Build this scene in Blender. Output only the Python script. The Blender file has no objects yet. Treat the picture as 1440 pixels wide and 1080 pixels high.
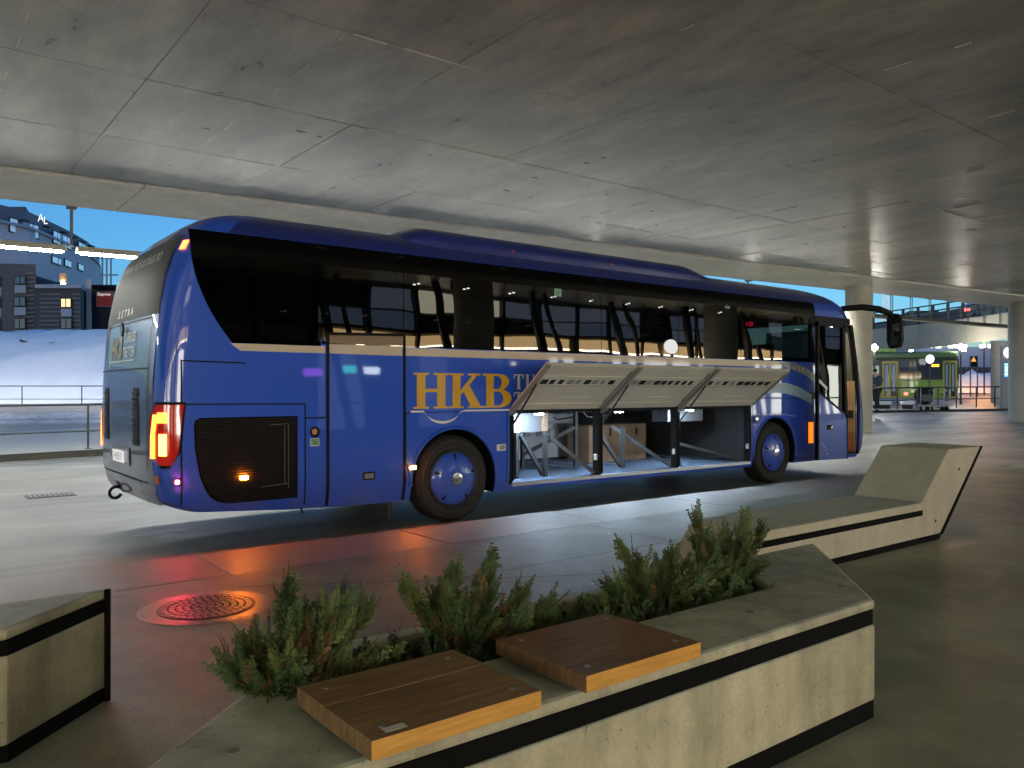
import bpy, bmesh, math, random
from mathutils import Vector, Matrix
R_ = math.radians
random.seed(7)
scene = bpy.context.scene
COL = scene.collection

# ------------------------------------------------------------------ camera
F, HY = 1124.0, 548.0                       # focal length and horizon row, in pixels of the 1440 x 1080 picture
CP = Vector((-5.18, -7.74, 1.54))
YAW = math.atan2(2166 - 720, F)
WF = Vector((math.cos(YAW), math.sin(YAW), 0))      # forward
WR = Vector((math.sin(YAW), -math.cos(YAW), 0))     # right
cam_data = bpy.data.cameras.new('camera')
cam = bpy.data.objects.new('camera', cam_data)
COL.objects.link(cam)
cam.location = CP
cam_data.sensor_width = 36.0
cam_data.lens = 36.0 * F / 1440.0
cam_data.shift_y = (HY - 540.0) / 1440.0
cam_data.clip_end = 2000
cam_data.clip_start = 0.05
cam.rotation_euler = (R_(90), 0, math.atan2(WF.y, WF.x) - R_(90))
scene.camera = cam

# ------------------------------------------------------------------ sky, sun, exposure
world = bpy.data.worlds.new('World')
scene.world = world
world.use_nodes = True
wn = world.node_tree
sky = wn.nodes.new('ShaderNodeTexSky')
sky.sky_type = 'NISHITA'
sky.sun_disc = False
sky.sun_elevation = R_(4.0)
sky.sun_rotation = R_(232)
sky.air_density = 1.0
sky.dust_density = 0.2
sky.ozone_density = 4.6
wn.links.new(sky.outputs[0], wn.nodes['Background'].inputs[0])
wn.nodes['Background'].inputs[1].default_value = 0.24
sun_d = bpy.data.lights.new('sun', 'SUN')
sun_d.energy = 0.02
sun_d.angle = R_(30)
sun_d.color = (0.75, 0.85, 1.0)
sun = bpy.data.objects.new('sun', sun_d)
COL.objects.link(sun)
sun.rotation_euler = (R_(80), 0, R_(20))
scene.view_settings.view_transform = 'Standard'
scene.view_settings.look = 'None'
scene.view_settings.gamma = 1
scene.view_settings.exposure = 0.55
scene.cycles.use_denoising = True
scene.cycles.max_bounces = 7
scene.cycles.diffuse_bounces = 4
scene.cycles.glossy_bounces = 4
scene.cycles.transparent_max_bounces = 12
scene.cycles.sample_clamp_indirect = 6
scene.cycles.caustics_reflective = False
scene.cycles.caustics_refractive = False

# ------------------------------------------------------------------ materials
MATS = {}

def mat(name, col, rough=0.6, metal=0.0, var=0.0, vscale=4.0, bump=0.0, bscale=30.0, coat=0.0, emit=None, estr=0.0,
        rvar=0.0, col2=None, stretch=(1, 1, 1), spec=0.5, alpha=None):
    if name in MATS:
        return MATS[name]
    m = bpy.data.materials.new(name)
    m.use_nodes = True
    nt = m.node_tree
    b = nt.nodes['Principled BSDF']
    b.inputs['Base Color'].default_value = (*col, 1)
    b.inputs['Roughness'].default_value = rough
    b.inputs['Metallic'].default_value = metal
    b.inputs['Coat Weight'].default_value = coat
    b.inputs['Coat Roughness'].default_value = 0.03
    b.inputs['Specular IOR Level'].default_value = spec
    if emit:
        b.inputs['Emission Color'].default_value = (*emit, 1)
        b.inputs['Emission Strength'].default_value = estr
    if var or bump or rvar or col2:
        tc = nt.nodes.new('ShaderNodeTexCoord')
        mp = nt.nodes.new('ShaderNodeMapping')
        mp.inputs['Scale'].default_value = stretch
        geo = nt.nodes.new('ShaderNodeNewGeometry')
        nt.links.new(geo.outputs['Position'], mp.inputs[0])
        n1 = nt.nodes.new('ShaderNodeTexNoise')
        n1.inputs['Scale'].default_value = vscale
        n1.inputs['Detail'].default_value = 8
        n1.inputs['Roughness'].default_value = 0.65
        nt.links.new(mp.outputs[0], n1.inputs['Vector'])
        if var or col2:
            cr = nt.nodes.new('ShaderNodeValToRGB')
            a = col
            c2 = col2 or tuple(min(1, c * (1 + var)) for c in col)
            c1 = tuple(c * (1 - var) for c in col) if var else a
            cr.color_ramp.elements[0].color = (*c1, 1)
            cr.color_ramp.elements[1].color = (*c2, 1)
            cr.color_ramp.elements[0].position = 0.32
            cr.color_ramp.elements[1].position = 0.68
            nt.links.new(n1.outputs[0], cr.inputs[0])
            nt.links.new(cr.outputs[0], b.inputs['Base Color'])
        if rvar:
            mr = nt.nodes.new('ShaderNodeMapRange')
            mr.inputs[1].default_value = 0.3
            mr.inputs[2].default_value = 0.7
            mr.inputs[3].default_value = max(0.02, rough - rvar)
            mr.inputs[4].default_value = rough + rvar
            nt.links.new(n1.outputs[0], mr.inputs[0])
            nt.links.new(mr.outputs[0], b.inputs['Roughness'])
        if bump:
            n2 = nt.nodes.new('ShaderNodeTexNoise')
            n2.inputs['Scale'].default_value = bscale
            n2.inputs['Detail'].default_value = 5
            nt.links.new(mp.outputs[0], n2.inputs['Vector'])
            bp = nt.nodes.new('ShaderNodeBump')
            bp.inputs['Strength'].default_value = bump
            bp.inputs['Distance'].default_value = 0.02
            nt.links.new(n2.outputs[0], bp.inputs['Height'])
            nt.links.new(bp.outputs[0], b.inputs['Normal'])
    MATS[name] = m
    return m


def emitm(name, col, s):
    return mat(name, (0.02, 0.02, 0.02), 0.4, emit=col, estr=s)


def glassm(name, tint, ior=1.5, wob=0.0):
    if name in MATS:
        return MATS[name]
    m = bpy.data.materials.new(name)
    m.use_nodes = True
    nt = m.node_tree
    nt.nodes.remove(nt.nodes['Principled BSDF'])
    out = nt.nodes['Material Output']
    tr = nt.nodes.new('ShaderNodeBsdfTransparent')
    tr.inputs[0].default_value = (*tint, 1)
    gl = nt.nodes.new('ShaderNodeBsdfGlossy')
    gl.inputs['Roughness'].default_value = 0.01
    fr = nt.nodes.new('ShaderNodeFresnel')
    fr.inputs[0].default_value = ior
    mx = nt.nodes.new('ShaderNodeMixShader')
    nt.links.new(fr.outputs[0], mx.inputs[0])
    nt.links.new(tr.outputs[0], mx.inputs[1])
    nt.links.new(gl.outputs[0], mx.inputs[2])
    nt.links.new(mx.outputs[0], out.inputs[0])
    if wob:
        geo = nt.nodes.new('ShaderNodeNewGeometry')
        n2 = nt.nodes.new('ShaderNodeTexNoise')
        n2.inputs['Scale'].default_value = 1.1
        n2.inputs['Detail'].default_value = 1.0
        nt.links.new(geo.outputs['Position'], n2.inputs['Vector'])
        bp = nt.nodes.new('ShaderNodeBump')
        bp.inputs['Strength'].default_value = 1.0
        bp.inputs['Distance'].default_value = wob
        nt.links.new(n2.outputs[0], bp.inputs['Height'])
        nt.links.new(bp.outputs[0], gl.inputs['Normal'])
    MATS[name] = m
    return m


def concrete(name, col, rough=0.75, rvar=0.1, stain=0.3, bump=0.25, topcol=None, bscale=40.0, stretch=(1, 1, 1), pits=0.0, big=0.35, streak=0.0):
    """concrete: broad blotches, fine grain, darker streaks, small bump; topcol tints the upper side greener, its different light painted into the colour"""
    if name in MATS:
        return MATS[name]
    m = bpy.data.materials.new(name)
    m.use_nodes = True
    nt = m.node_tree
    L = nt.links.new
    b = nt.nodes['Principled BSDF']
    geo = nt.nodes.new('ShaderNodeNewGeometry')
    mp = nt.nodes.new('ShaderNodeMapping')
    mp.inputs['Scale'].default_value = stretch
    L(geo.outputs['Position'], mp.inputs[0])

    def noise(sc, det, ro=0.6):
        n = nt.nodes.new('ShaderNodeTexNoise')
        n.inputs['Scale'].default_value = sc
        n.inputs['Detail'].default_value = det
        n.inputs['Roughness'].default_value = ro
        L(mp.outputs[0], n.inputs['Vector'])
        return n.outputs[0]

    def rng(v, a, c, lo, hi):
        r = nt.nodes.new('ShaderNodeMapRange')
        r.inputs[1].default_value = a
        r.inputs[2].default_value = c
        r.inputs[3].default_value = lo
        r.inputs[4].default_value = hi
        L(v, r.inputs[0])
        return r.outputs[0]

    def mul(a, c):
        r = nt.nodes.new('ShaderNodeMath')
        r.operation = 'MULTIPLY'
        L(a, r.inputs[0])
        L(c, r.inputs[1])
        return r.outputs[0]
    nb = noise(big, 6)
    nm = noise(3.0, 8, 0.7)
    nf = noise(60, 3)
    k = mul(mul(rng(nb, 0.3, 0.7, 1 - stain, 1 + stain * 0.5), rng(nm, 0.3, 0.7, 1 - stain * 0.7, 1 + stain * 0.4)),
            rng(nf, 0.3, 0.7, 0.92, 1.08))
    if pits:
        k = mul(k, rng(noise(55, 1, 0.5), 0.235, 0.27, 1 - pits, 1))
    if streak:
        m3 = nt.nodes.new('ShaderNodeMapping')
        m3.inputs['Scale'].default_value = (9, 9, 0.7)
        L(geo.outputs['Position'], m3.inputs[0])
        n3 = nt.nodes.new('ShaderNodeTexNoise')
        n3.inputs['Scale'].default_value = 1.0
        n3.inputs['Detail'].default_value = 4
        L(m3.outputs[0], n3.inputs['Vector'])
        k = mul(k, rng(n3.outputs[0], 0.25, 0.6, 1 - streak, 1.06))
    base = nt.nodes.new('ShaderNodeRGB')
    base.outputs[0].default_value = (*col, 1)
    src = base.outputs[0]
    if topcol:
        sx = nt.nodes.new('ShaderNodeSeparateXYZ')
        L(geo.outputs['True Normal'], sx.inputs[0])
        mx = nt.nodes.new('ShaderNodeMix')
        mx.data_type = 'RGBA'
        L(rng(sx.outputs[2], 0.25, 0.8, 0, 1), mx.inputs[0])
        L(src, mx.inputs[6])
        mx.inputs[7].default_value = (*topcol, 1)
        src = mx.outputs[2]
    vm = nt.nodes.new('ShaderNodeVectorMath')
    vm.operation = 'SCALE'
    L(src, vm.inputs[0])
    L(k, vm.inputs['Scale'])
    L(vm.outputs[0], b.inputs['Base Color'])
    L(rng(nm, 0.3, 0.7, rough - rvar, rough + rvar), b.inputs['Roughness'])
    bp = nt.nodes.new('ShaderNodeBump')
    bp.inputs['Strength'].default_value = bump
    bp.inputs['Distance'].default_value = 0.01
    L(noise(bscale, 6, 0.6), bp.inputs['Height'])
    L(bp.outputs[0], b.inputs['Normal'])
    MATS[name] = m
    return m


M_ceil = concrete('soffit concrete', (0.39, 0.385, 0.31), 0.35, 0.10, 0.6, 0.30, bscale=16, stretch=(1, 0.35, 1), big=0.5)
M_deckdark = mat('dark deck concrete', (0.09, 0.07, 0.045), 0.9, var=0.3)
M_band = concrete('deck edge concrete', (0.62, 0.60, 0.51), 0.6, 0.1, 0.25, 0.2)
M_fin = mat('pale grout', (0.52, 0.51, 0.44), 0.7, var=0.3, vscale=9)
M_colm = concrete('column concrete', (0.46, 0.43, 0.36), 0.7, 0.1, 0.2, 0.15)
M_road = concrete('road asphalt', (0.27, 0.265, 0.24), 0.55, 0.14, 0.45, 0.35, bscale=70, stretch=(0.45, 1.3, 1), big=0.7)
M_pave = concrete('smooth station paving', (0.27, 0.295, 0.24), 0.54, 0.13, 0.5, 0.4, bscale=120, big=0.6, pits=0.35)
M_kerb = concrete('kerb concrete', (0.31, 0.30, 0.265), 0.54, 0.12, 0.3, 0.12)
M_kerbdark = mat('dark kerb face', (0.03, 0.03, 0.025), 0.8, var=0.3)
M_island = concrete('island paving', (0.42, 0.42, 0.38), 0.6, 0.1, 0.15, 0.15)
M_bench = concrete('bench concrete', (0.60, 0.55, 0.385), 0.7, 0.1, 0.45, 0.12, topcol=(0.52, 0.56, 0.47), pits=0.5, streak=0.3)  # greener topcol also carries the light on the upper faces as colour
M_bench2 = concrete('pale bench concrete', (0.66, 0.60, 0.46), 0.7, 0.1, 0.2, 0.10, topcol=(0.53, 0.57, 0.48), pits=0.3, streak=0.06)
M_black = mat('black rubber', (0.006, 0.006, 0.006), 0.6, spec=0.2)
M_bblack = mat('black bench strip', (0.003, 0.003, 0.003), 0.8, spec=0.15)
M_wood = mat('oiled wood', (0.225, 0.135, 0.058), 0.62, var=0.42, vscale=3, stretch=(1.2, 14, 4), bump=0.15, bscale=8, rvar=0.1)
M_wood2 = mat('oiled wood reddish', (0.19, 0.105, 0.05), 0.6, var=0.42, vscale=3, stretch=(1.2, 14, 4), bump=0.15, bscale=8, rvar=0.1)
M_woodedge = mat('orange wood edge', (0.62, 0.31, 0.06), 0.5, var=0.2, vscale=6, stretch=(1, 1, 12))
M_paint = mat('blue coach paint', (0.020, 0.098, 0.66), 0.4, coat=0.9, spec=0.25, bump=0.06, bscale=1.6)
def grime(m, z0, z1, amt):
    """road salt film: patchy, thicker towards the skirt where spray lands"""
    nt = m.node_tree
    L = nt.links.new
    b = nt.nodes['Principled BSDF']
    geo = nt.nodes.new('ShaderNodeNewGeometry')
    sx = nt.nodes.new('ShaderNodeSeparateXYZ')
    L(geo.outputs['Position'], sx.inputs[0])
    mr = nt.nodes.new('ShaderNodeMapRange')
    mr.inputs[1].default_value = z0
    mr.inputs[2].default_value = z1
    mr.inputs[3].default_value = 1
    mr.inputs[4].default_value = 0.06
    L(sx.outputs[2], mr.inputs[0])
    n = nt.nodes.new('ShaderNodeTexNoise')
    n.inputs['Scale'].default_value = 2.2
    n.inputs['Detail'].default_value = 9
    n.inputs['Roughness'].default_value = 0.7
    L(geo.outputs['Position'], n.inputs['Vector'])
    m2 = nt.nodes.new('ShaderNodeMapRange')
    m2.inputs[1].default_value = 0.35
    m2.inputs[2].default_value = 0.75
    m2.inputs[4].default_value = amt
    L(n.outputs[0], m2.inputs[0])
    mu = nt.nodes.new('ShaderNodeMath')
    mu.operation = 'MULTIPLY'
    L(mr.outputs[0], mu.inputs[0])
    L(m2.outputs[0], mu.inputs[1])
    mx = nt.nodes.new('ShaderNodeMix')
    mx.data_type = 'RGBA'
    L(mu.outputs[0], mx.inputs[0])
    mx.inputs[6].default_value = b.inputs['Base Color'].default_value
    mx.inputs[7].default_value = (0.16, 0.15, 0.14, 1)
    L(mx.outputs[2], b.inputs['Base Color'])
    cm = nt.nodes.new('ShaderNodeMapRange')
    cm.inputs[3].default_value = b.inputs['Coat Weight'].default_value
    cm.inputs[4].default_value = 0.1
    L(mu.outputs[0], cm.inputs[0])
    L(cm.outputs[0], b.inputs['Coat Weight'])


grime(M_paint, 0.3, 1.15, 0.55)
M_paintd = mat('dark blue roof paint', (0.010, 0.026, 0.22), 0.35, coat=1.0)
M_cream = mat('cream stripe', (0.62, 0.52, 0.42), 0.4, coat=0.5)
M_silver = mat('silver vinyl', (0.30, 0.33, 0.36), 0.35, metal=0.5)
M_palebl = mat('pale blue vinyl', (0.38, 0.52, 0.66), 0.4)
M_yellow = mat('yellow vinyl', (0.72, 0.40, 0.02), 0.4, coat=0.4)
M_whitev = mat('white vinyl', (0.75, 0.75, 0.75), 0.4)
M_chrome = mat('chrome', (0.7, 0.7, 0.7), 0.15, metal=1.0)
M_steel = mat('steel', (0.35, 0.35, 0.35), 0.35, metal=0.9)
M_alu = mat('brushed aluminium', (0.55, 0.57, 0.6), 0.3, metal=0.8)
M_dgrey = mat('dark grey steel', (0.035, 0.037, 0.04), 0.5, metal=0.3)
M_tyre = mat('tyre rubber', (0.018, 0.017, 0.015), 0.75, var=0.3, vscale=20)
M_glass = glassm('tinted coach glass', (0.025, 0.027, 0.025), 1.62, 0.004)
M_glassc = glassm('clear glass', (0.55, 0.6, 0.58), 1.5, 0.002)
M_glassr = mat('rear grey glass', (0.085, 0.092, 0.088), 0.55, spec=0.08)
M_grille = mat('black mesh', (0.006, 0.006, 0.007), 0.7, spec=0.1)
M_bayin = mat('bay lining', (0.022, 0.022, 0.024), 0.7)
M_baywall = mat('bay back panel', (0.55, 0.57, 0.6), 0.5)
M_carpet = mat('blue carpet', (0.055, 0.085, 0.13), 0.95, var=0.45, vscale=60)
M_flap = mat('flap inner panel', (0.62, 0.60, 0.52), 0.5, var=0.06, vscale=2)
M_flapr = mat('flap rail', (0.30, 0.30, 0.27), 0.45, metal=0.3)
M_card = mat('brown board', (0.24, 0.155, 0.09), 0.8, var=0.2)
M_seat = mat('seat cloth', (0.03, 0.04, 0.06), 0.9)
M_intr = mat('coach interior', (0.10, 0.095, 0.085), 0.8)
M_tan = mat('tan dashboard', (0.55, 0.36, 0.20), 0.6)
M_brick = mat('copper step panel', (0.50, 0.20, 0.09), 0.6)
M_snow = mat('snow', (0.80, 0.84, 0.90), 0.75, bump=0.6, bscale=1.3, var=0.06, vscale=0.6)
M_slush = mat('slush', (0.50, 0.51, 0.52), 0.6, bump=0.8, bscale=5, var=0.35, vscale=3)
M_bgrey = concrete('violet grey cladding', (0.56, 0.56, 0.64), 0.6, 0.1, 0.12, 0.1, big=0.1)
M_bdark = mat('dark timber cladding', (0.11, 0.105, 0.10), 0.8, var=0.2)
M_bplank = mat('grey siding plank', (0.17, 0.165, 0.155), 0.8, var=0.3, vscale=2)
M_bpale = mat('pale spandrel', (0.33, 0.34, 0.36), 0.6)
M_wpane = mat('window pane', (0.02, 0.03, 0.05), 0.05, coat=1)
M_wsky = mat('window with painted sky reflection', (0.55, 0.68, 0.80), 0.25, coat=1, emit=(0.45, 0.72, 1.0), estr=0.22)  # pale colour and glow imitate the sky reflected in the panes
M_wlit = emitm('lit window', (1.0, 0.72, 0.34), 1.1)
M_rail = mat('galvanised rail', (0.16, 0.16, 0.155), 0.5, metal=0.5)
M_railp = mat('dark railing', (0.05, 0.05, 0.05), 0.5, metal=0.4)
M_iron = mat('cast iron', (0.05, 0.045, 0.04), 0.45, metal=0.6)
M_ring = concrete('manhole ring', (0.25, 0.24, 0.225), 0.35, 0.1, 0.2, 0.1)
M_soil = mat('bark soil', (0.016, 0.012, 0.008), 0.95, var=0.4, vscale=20, bump=1, bscale=25)
M_gpaint = mat('green bus paint', (0.16, 0.27, 0.025), 0.35, coat=0.6)
M_gdark = mat('dark green glass', (0.02, 0.035, 0.035), 0.1, coat=1)
M_olive = mat('yellow door frame', (0.35, 0.30, 0.04), 0.5)
M_skin = mat('skin', (0.45, 0.27, 0.19), 0.6)
M_jacket = mat('dark teal jacket', (0.02, 0.05, 0.07), 0.8)
M_trous = mat('dark trousers', (0.015, 0.015, 0.02), 0.9)
M_wallw = mat('terminal wall', (0.25, 0.23, 0.20), 0.8, var=0.1)
M_mull = mat('dark mullion', (0.02, 0.02, 0.022), 0.5)

E_tube = emitm('fluorescent tube', (1.0, 0.98, 0.87), 105)
E_bay = emitm('bay lamp', (0.62, 0.80, 1.0), 1050)
E_tail = emitm('tail light hot', (1.0, 0.16, 0.02), 5.5)
E_tail2 = emitm('brake light hot', (1.0, 0.34, 0.04), 9)
M_tailred = mat('red lens', (0.30, 0.008, 0.006), 0.08, coat=1, emit=(1.0, 0.02, 0.01), estr=0.12)
E_redm = emitm('red marker', (1.0, 0.03, 0.06), 750)
E_org = emitm('orange marker', (1.0, 0.20, 0.01), 430)
E_orgpatch = emitm('orange light patch', (1.0, 0.16, 0.005), 1.3)
E_hi = emitm('high brake lamp', (1.0, 0.10, 0.02), 8)
E_reddig = emitm('red digits', (1.0, 0.02, 0.08), 3)
E_plate = mat('number plate', (0.8, 0.8, 0.8), 0.4, emit=(1, 1, 1), estr=0.35)
E_white = emitm('white lamp', (1.0, 0.95, 0.86), 60)
E_screen = emitm('blue screen', (0.10, 0.42, 1.0), 1.3)
E_scrtxt = emitm('screen text', (0.9, 0.95, 1.0), 1.6)
E_warm = emitm('warm lit soffit', (1.0, 0.72, 0.38), 9.0)
E_shop = emitm('lit shop window', (1.0, 0.93, 0.78), 13.0)
E_dim = emitm('dim shop window', (0.62, 0.76, 1.0), 0.55)
E_hall2 = emitm('bright hall window', (0.96, 0.97, 0.86), 7.0)
E_hall = emitm('lit hall window', (1.0, 0.92, 0.68), 2.8)
E_cool = emitm('dusk blue glazing', (0.42, 0.58, 0.90), 0.5)
E_purple = emitm('purple sign', (0.40, 0.10, 1.0), 7)
E_teal = emitm('teal sign', (0.10, 0.9, 0.85), 7)
E_oran = emitm('orange display', (1.0, 0.35, 0.02), 3)
E_redl = emitm('red lamp', (1.0, 0.03, 0.03), 16)
E_sodium = emitm('sodium lamp', (1.0, 0.40, 0.09), 750)

# ------------------------------------------------------------------ mesh helpers
ORG = {}


def tag(o, label, cat, group=None):
    o['label'] = label
    o['category'] = cat
    if group:
        o['group'] = group
    return o


def thing(name, loc, label, cat, group=None):
    o = bpy.data.objects.new(name, None)
    COL.objects.link(o)
    o.location = loc
    o.empty_display_size = 0.1
    ORG[o] = Vector(loc)
    return tag(o, label, cat, group)


class MB:
    def __init__(self, M=None):
        self.v, self.f, self.mi, self.mats = [], [], [], []
        self.M = M
        self.cur = 0

    def use(self, m):
        if m not in self.mats:
            self.mats.append(m)
        self.cur = self.mats.index(m)
        return self

    def add(self, vs, fs):
        n = len(self.v)
        if self.M is not None:
            vs = [self.M @ Vector(p) for p in vs]
        self.v += [tuple(p) for p in vs]
        self.f += [tuple(i + n for i in f) for f in fs]
        self.mi += [self.cur] * len(fs)
        return self

    def box(self, a, b):
        x0, y0, z0 = a
        x1, y1, z1 = b
        return self.add([(x0, y0, z0), (x1, y0, z0), (x1, y1, z0), (x0, y1, z0), (x0, y0, z1), (x1, y0, z1), (x1, y1, z1), (x0, y1, z1)],
                        [(0, 3, 2, 1), (4, 5, 6, 7), (0, 1, 5, 4), (1, 2, 6, 5), (2, 3, 7, 6), (3, 0, 4, 7)])

    def bar(self, p, q, w, h, up=(0, 0, 1)):
        p, q = Vector(p), Vector(q)
        d = (q - p).normalized()
        s = d.cross(Vector(up))
        if s.length < 1e-4:
            s = d.cross(Vector((0, 1, 0)))
        s.normalize()
        u = s.cross(d)
        s *= w / 2
        u *= h / 2
        vs = [p - s - u, p + s - u, p + s + u, p - s + u, q - s - u, q + s - u, q + s + u, q - s + u]
        return self.add(vs, [(0, 3, 2, 1), (4, 5, 6, 7), (0, 1, 5, 4), (1, 2, 6, 5), (2, 3, 7, 6), (3, 0, 4, 7)])

    def tube(self, pts, r, n=8, cap=True):
        pts = [Vector(p) for p in pts]
        rs = r if isinstance(r, (list, tuple)) else [r] * len(pts)
        vs, fs = [], []
        ref = None
        for i, p in enumerate(pts):
            d = (pts[min(i + 1, len(pts) - 1)] - pts[max(i - 1, 0)]).normalized()
            if ref is None:
                ref = Vector((0, 0, 1)) if abs(d.z) < 0.9 else Vector((1, 0, 0))
            s = d.cross(ref).normalized()
            u = s.cross(d)
            ref = u
            for k in range(n):
                a = 2 * math.pi * k / n
                vs.append(p + (s * math.cos(a) + u * math.sin(a)) * rs[i])
        for i in range(len(pts) - 1):
            for k in range(n):
                a, b = i * n + k, i * n + (k + 1) % n
                fs.append((a, b, b + n, a + n))
        if cap:
            fs.append(tuple(range(n - 1, -1, -1)))
            fs.append(tuple((len(pts) - 1) * n + k for k in range(n)))
        return self.add(vs, fs)

    def lathe(self, prof, c, axis='Y', n=32, closed=False):
        """prof: list of (radius, along)"""
        c = Vector(c)
        vs, fs = [], []
        for r, h in prof:
            for k in range(n):
                a = 2 * math.pi * k / n
                if axis == 'Y':
                    vs.append(c + Vector((r * math.cos(a), h, r * math.sin(a))))
                elif axis == 'Z':
                    vs.append(c + Vector((r * math.cos(a), r * math.sin(a), h)))
                else:
                    vs.append(c + Vector((h, r * math.cos(a), r * math.sin(a))))
        m = len(prof)
        for i in range(m - 1 if not closed else m):
            for k in range(n):
                a, b = i * n + k, i * n + (k + 1) % n
                j = ((i + 1) % m) * n
                fs.append((a, b, j + (k + 1) % n, j + k))
        if not closed:
            fs.append(tuple(range(n)))
            fs.append(tuple((m - 1) * n + k for k in range(n))[::-1])
        return self.add(vs, fs)

    def prism(self, poly, ext, mapf):
        """poly: 2D ring; ext: (h0,h1); mapf(a,b,h) -> point"""
        n = len(poly)
        vs = [mapf(a, b, ext[0]) for a, b in poly] + [mapf(a, b, ext[1]) for a, b in poly]
        fs = [tuple(range(n - 1, -1, -1)), tuple(range(n, 2 * n))]
        for i in range(n):
            j = (i + 1) % n
            fs.append((i, j, j + n, i + n))
        return self.add(vs, fs)

    def grid(self, nu, nv, fn, flip=False):
        vs = [fn(i / nu, j / nv) for j in range(nv + 1) for i in range(nu + 1)]
        fs = []
        for j in range(nv):
            for i in range(nu):
                a = j * (nu + 1) + i
                f = (a, a + 1, a + nu + 2, a + nu + 1)
                fs.append(f[::-1] if flip else f)
        return self.add(vs, fs)

    def build(self, name, m=None, parent=None, smooth=False, bevel=0.0, kind=None, label=None, fixn=True, seg=2):
        me = bpy.data.meshes.new(name)
        base = Vector((0, 0, 0))
        if parent is not None:
            r = parent
            while r.parent is not None:
                r = r.parent
            base = ORG.get(r, Vector((0, 0, 0)))
        me.from_pydata([tuple(Vector(p) - base) for p in self.v], [], self.f)
        if fixn:
            bm = bmesh.new()
            bm.from_mesh(me)
            bmesh.ops.recalc_face_normals(bm, faces=bm.faces)
            bm.to_mesh(me)
            bm.free()
        if m is not None:
            me.materials.append(m)
        else:
            for mm in self.mats:
                me.materials.append(mm)
            me.polygons.foreach_set('material_index', self.mi)
        if smooth:
            me.polygons.foreach_set('use_smooth', [True] * len(me.polygons))
            if smooth != 'all':
                try:
                    me.set_sharp_from_angle(angle=R_(38))
                except Exception:
                    pass
        o = bpy.data.objects.new(name, me)
        COL.objects.link(o)
        if parent is not None:
            o.parent = parent
        if bevel:
            bv = o.modifiers.new('bevel', 'BEVEL')
            bv.width = bevel
            bv.segments = seg
            bv.limit_method = 'ANGLE'
            bv.angle_limit = R_(40)
        if kind:
            o['kind'] = kind
        if label:
            o['label'] = label
        return o


def struct(name, mb, m=None, parent=None, **k):
    return mb.build(name, m, parent, kind='structure' if parent is None else None, **k)


def shape2d(splines):
    """filled 2D outline(s) with holes -> verts2d, faces"""
    cu = bpy.data.curves.new('tmp', 'CURVE')
    cu.dimensions = '2D'
    cu.fill_mode = 'BOTH'
    for s in splines:
        sp = cu.splines.new('POLY')
        sp.points.add(len(s) - 1)
        for i, (a, b) in enumerate(s):
            sp.points[i].co = (a, b, 0, 1)
        sp.use_cyclic_u = True
    o = bpy.data.objects.new('tmp', cu)
    COL.objects.link(o)
    bpy.context.view_layer.update()
    me = bpy.data.meshes.new_from_object(o.evaluated_get(bpy.context.evaluated_depsgraph_get()))
    v = [(p.co.x, p.co.y) for p in me.vertices]
    f = [tuple(q.vertices) for q in me.polygons]
    bpy.data.objects.remove(o)
    bpy.data.curves.remove(cu)
    bpy.data.meshes.remove(me)
    return v, f


def text2d(s, size=1.0, sx=1.0, shear=0.0, spacing=1.0, bold=0.0):
    cu = bpy.data.curves.new('tmp', 'FONT')
    cu.body = s
    cu.size = size
    cu.shear = shear
    cu.space_character = spacing
    cu.offset = bold
    cu.resolution_u = 3
    o = bpy.data.objects.new('tmp', cu)
    COL.objects.link(o)
    bpy.context.view_layer.update()
    me = bpy.data.meshes.new_from_object(o.evaluated_get(bpy.context.evaluated_depsgraph_get()))
    v = [(p.co.x * sx, p.co.y) for p in me.vertices]
    f = [tuple(q.vertices) for q in me.polygons]
    bpy.data.objects.remove(o)
    bpy.data.curves.remove(cu)
    bpy.data.meshes.remove(me)
    return v, f


def decal(name, vf, mapf, m, parent, label=None):
    v, f = vf
    mb = MB()
    mb.add([mapf(a, b) for a, b in v], f)
    return mb.build(name, m, parent, fixn=False, label=label)


def rrect(x0, z0, x1, z1, r, n=5):
    out = []
    for cx, cz, a0 in ((x1 - r, z1 - r, 0), (x0 + r, z1 - r, 90), (x0 + r, z0 + r, 180), (x1 - r, z0 + r, 270)):
        for k in range(n + 1):
            a = R_(a0 + 90 * k / n)
            out.append((cx + r * math.cos(a), cz + r * math.sin(a)))
    return out


def smooth_tab(tab, t):
    """monotone cubic through the table"""
    n = len(tab)
    if t <= tab[0][0]:
        return tab[0][1]
    if t >= tab[-1][0]:
        return tab[-1][1]
    d = [(tab[i + 1][1] - tab[i][1]) / (tab[i + 1][0] - tab[i][0]) for i in range(n - 1)]
    m = [d[0]] + [0 if d[i - 1] * d[i] <= 0 else 2 * d[i - 1] * d[i] / (d[i - 1] + d[i]) for i in range(1, n - 1)] + [d[-1]]
    for i in range(n - 1):
        if t <= tab[i + 1][0]:
            h = tab[i + 1][0] - tab[i][0]
            u = (t - tab[i][0]) / h
            return (tab[i][1] * (1 + 2 * u) * (1 - u) ** 2 + m[i] * h * u * (1 - u) ** 2 + tab[i + 1][1] * u * u * (3 - 2 * u) + m[i + 1] * h * u * u * (u - 1))


def lerp(tab, t):
    if t <= tab[0][0]:
        return tab[0][1]
    for (a, b), (c, d) in zip(tab, tab[1:]):
        if t <= c:
            return b + (d - b) * (t - a) / (c - a)
    return tab[-1][1]


def cw(lat, w, z=0.0):
    p = CP + WR * lat + WF * w
    return Vector((p.x, p.y, z))


def pw(px, w, z=0.0):
    return cw((px - 720) / F * w, w, z)


def pz(py, w):
    return CP.z + (HY - py) / F * w


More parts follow.
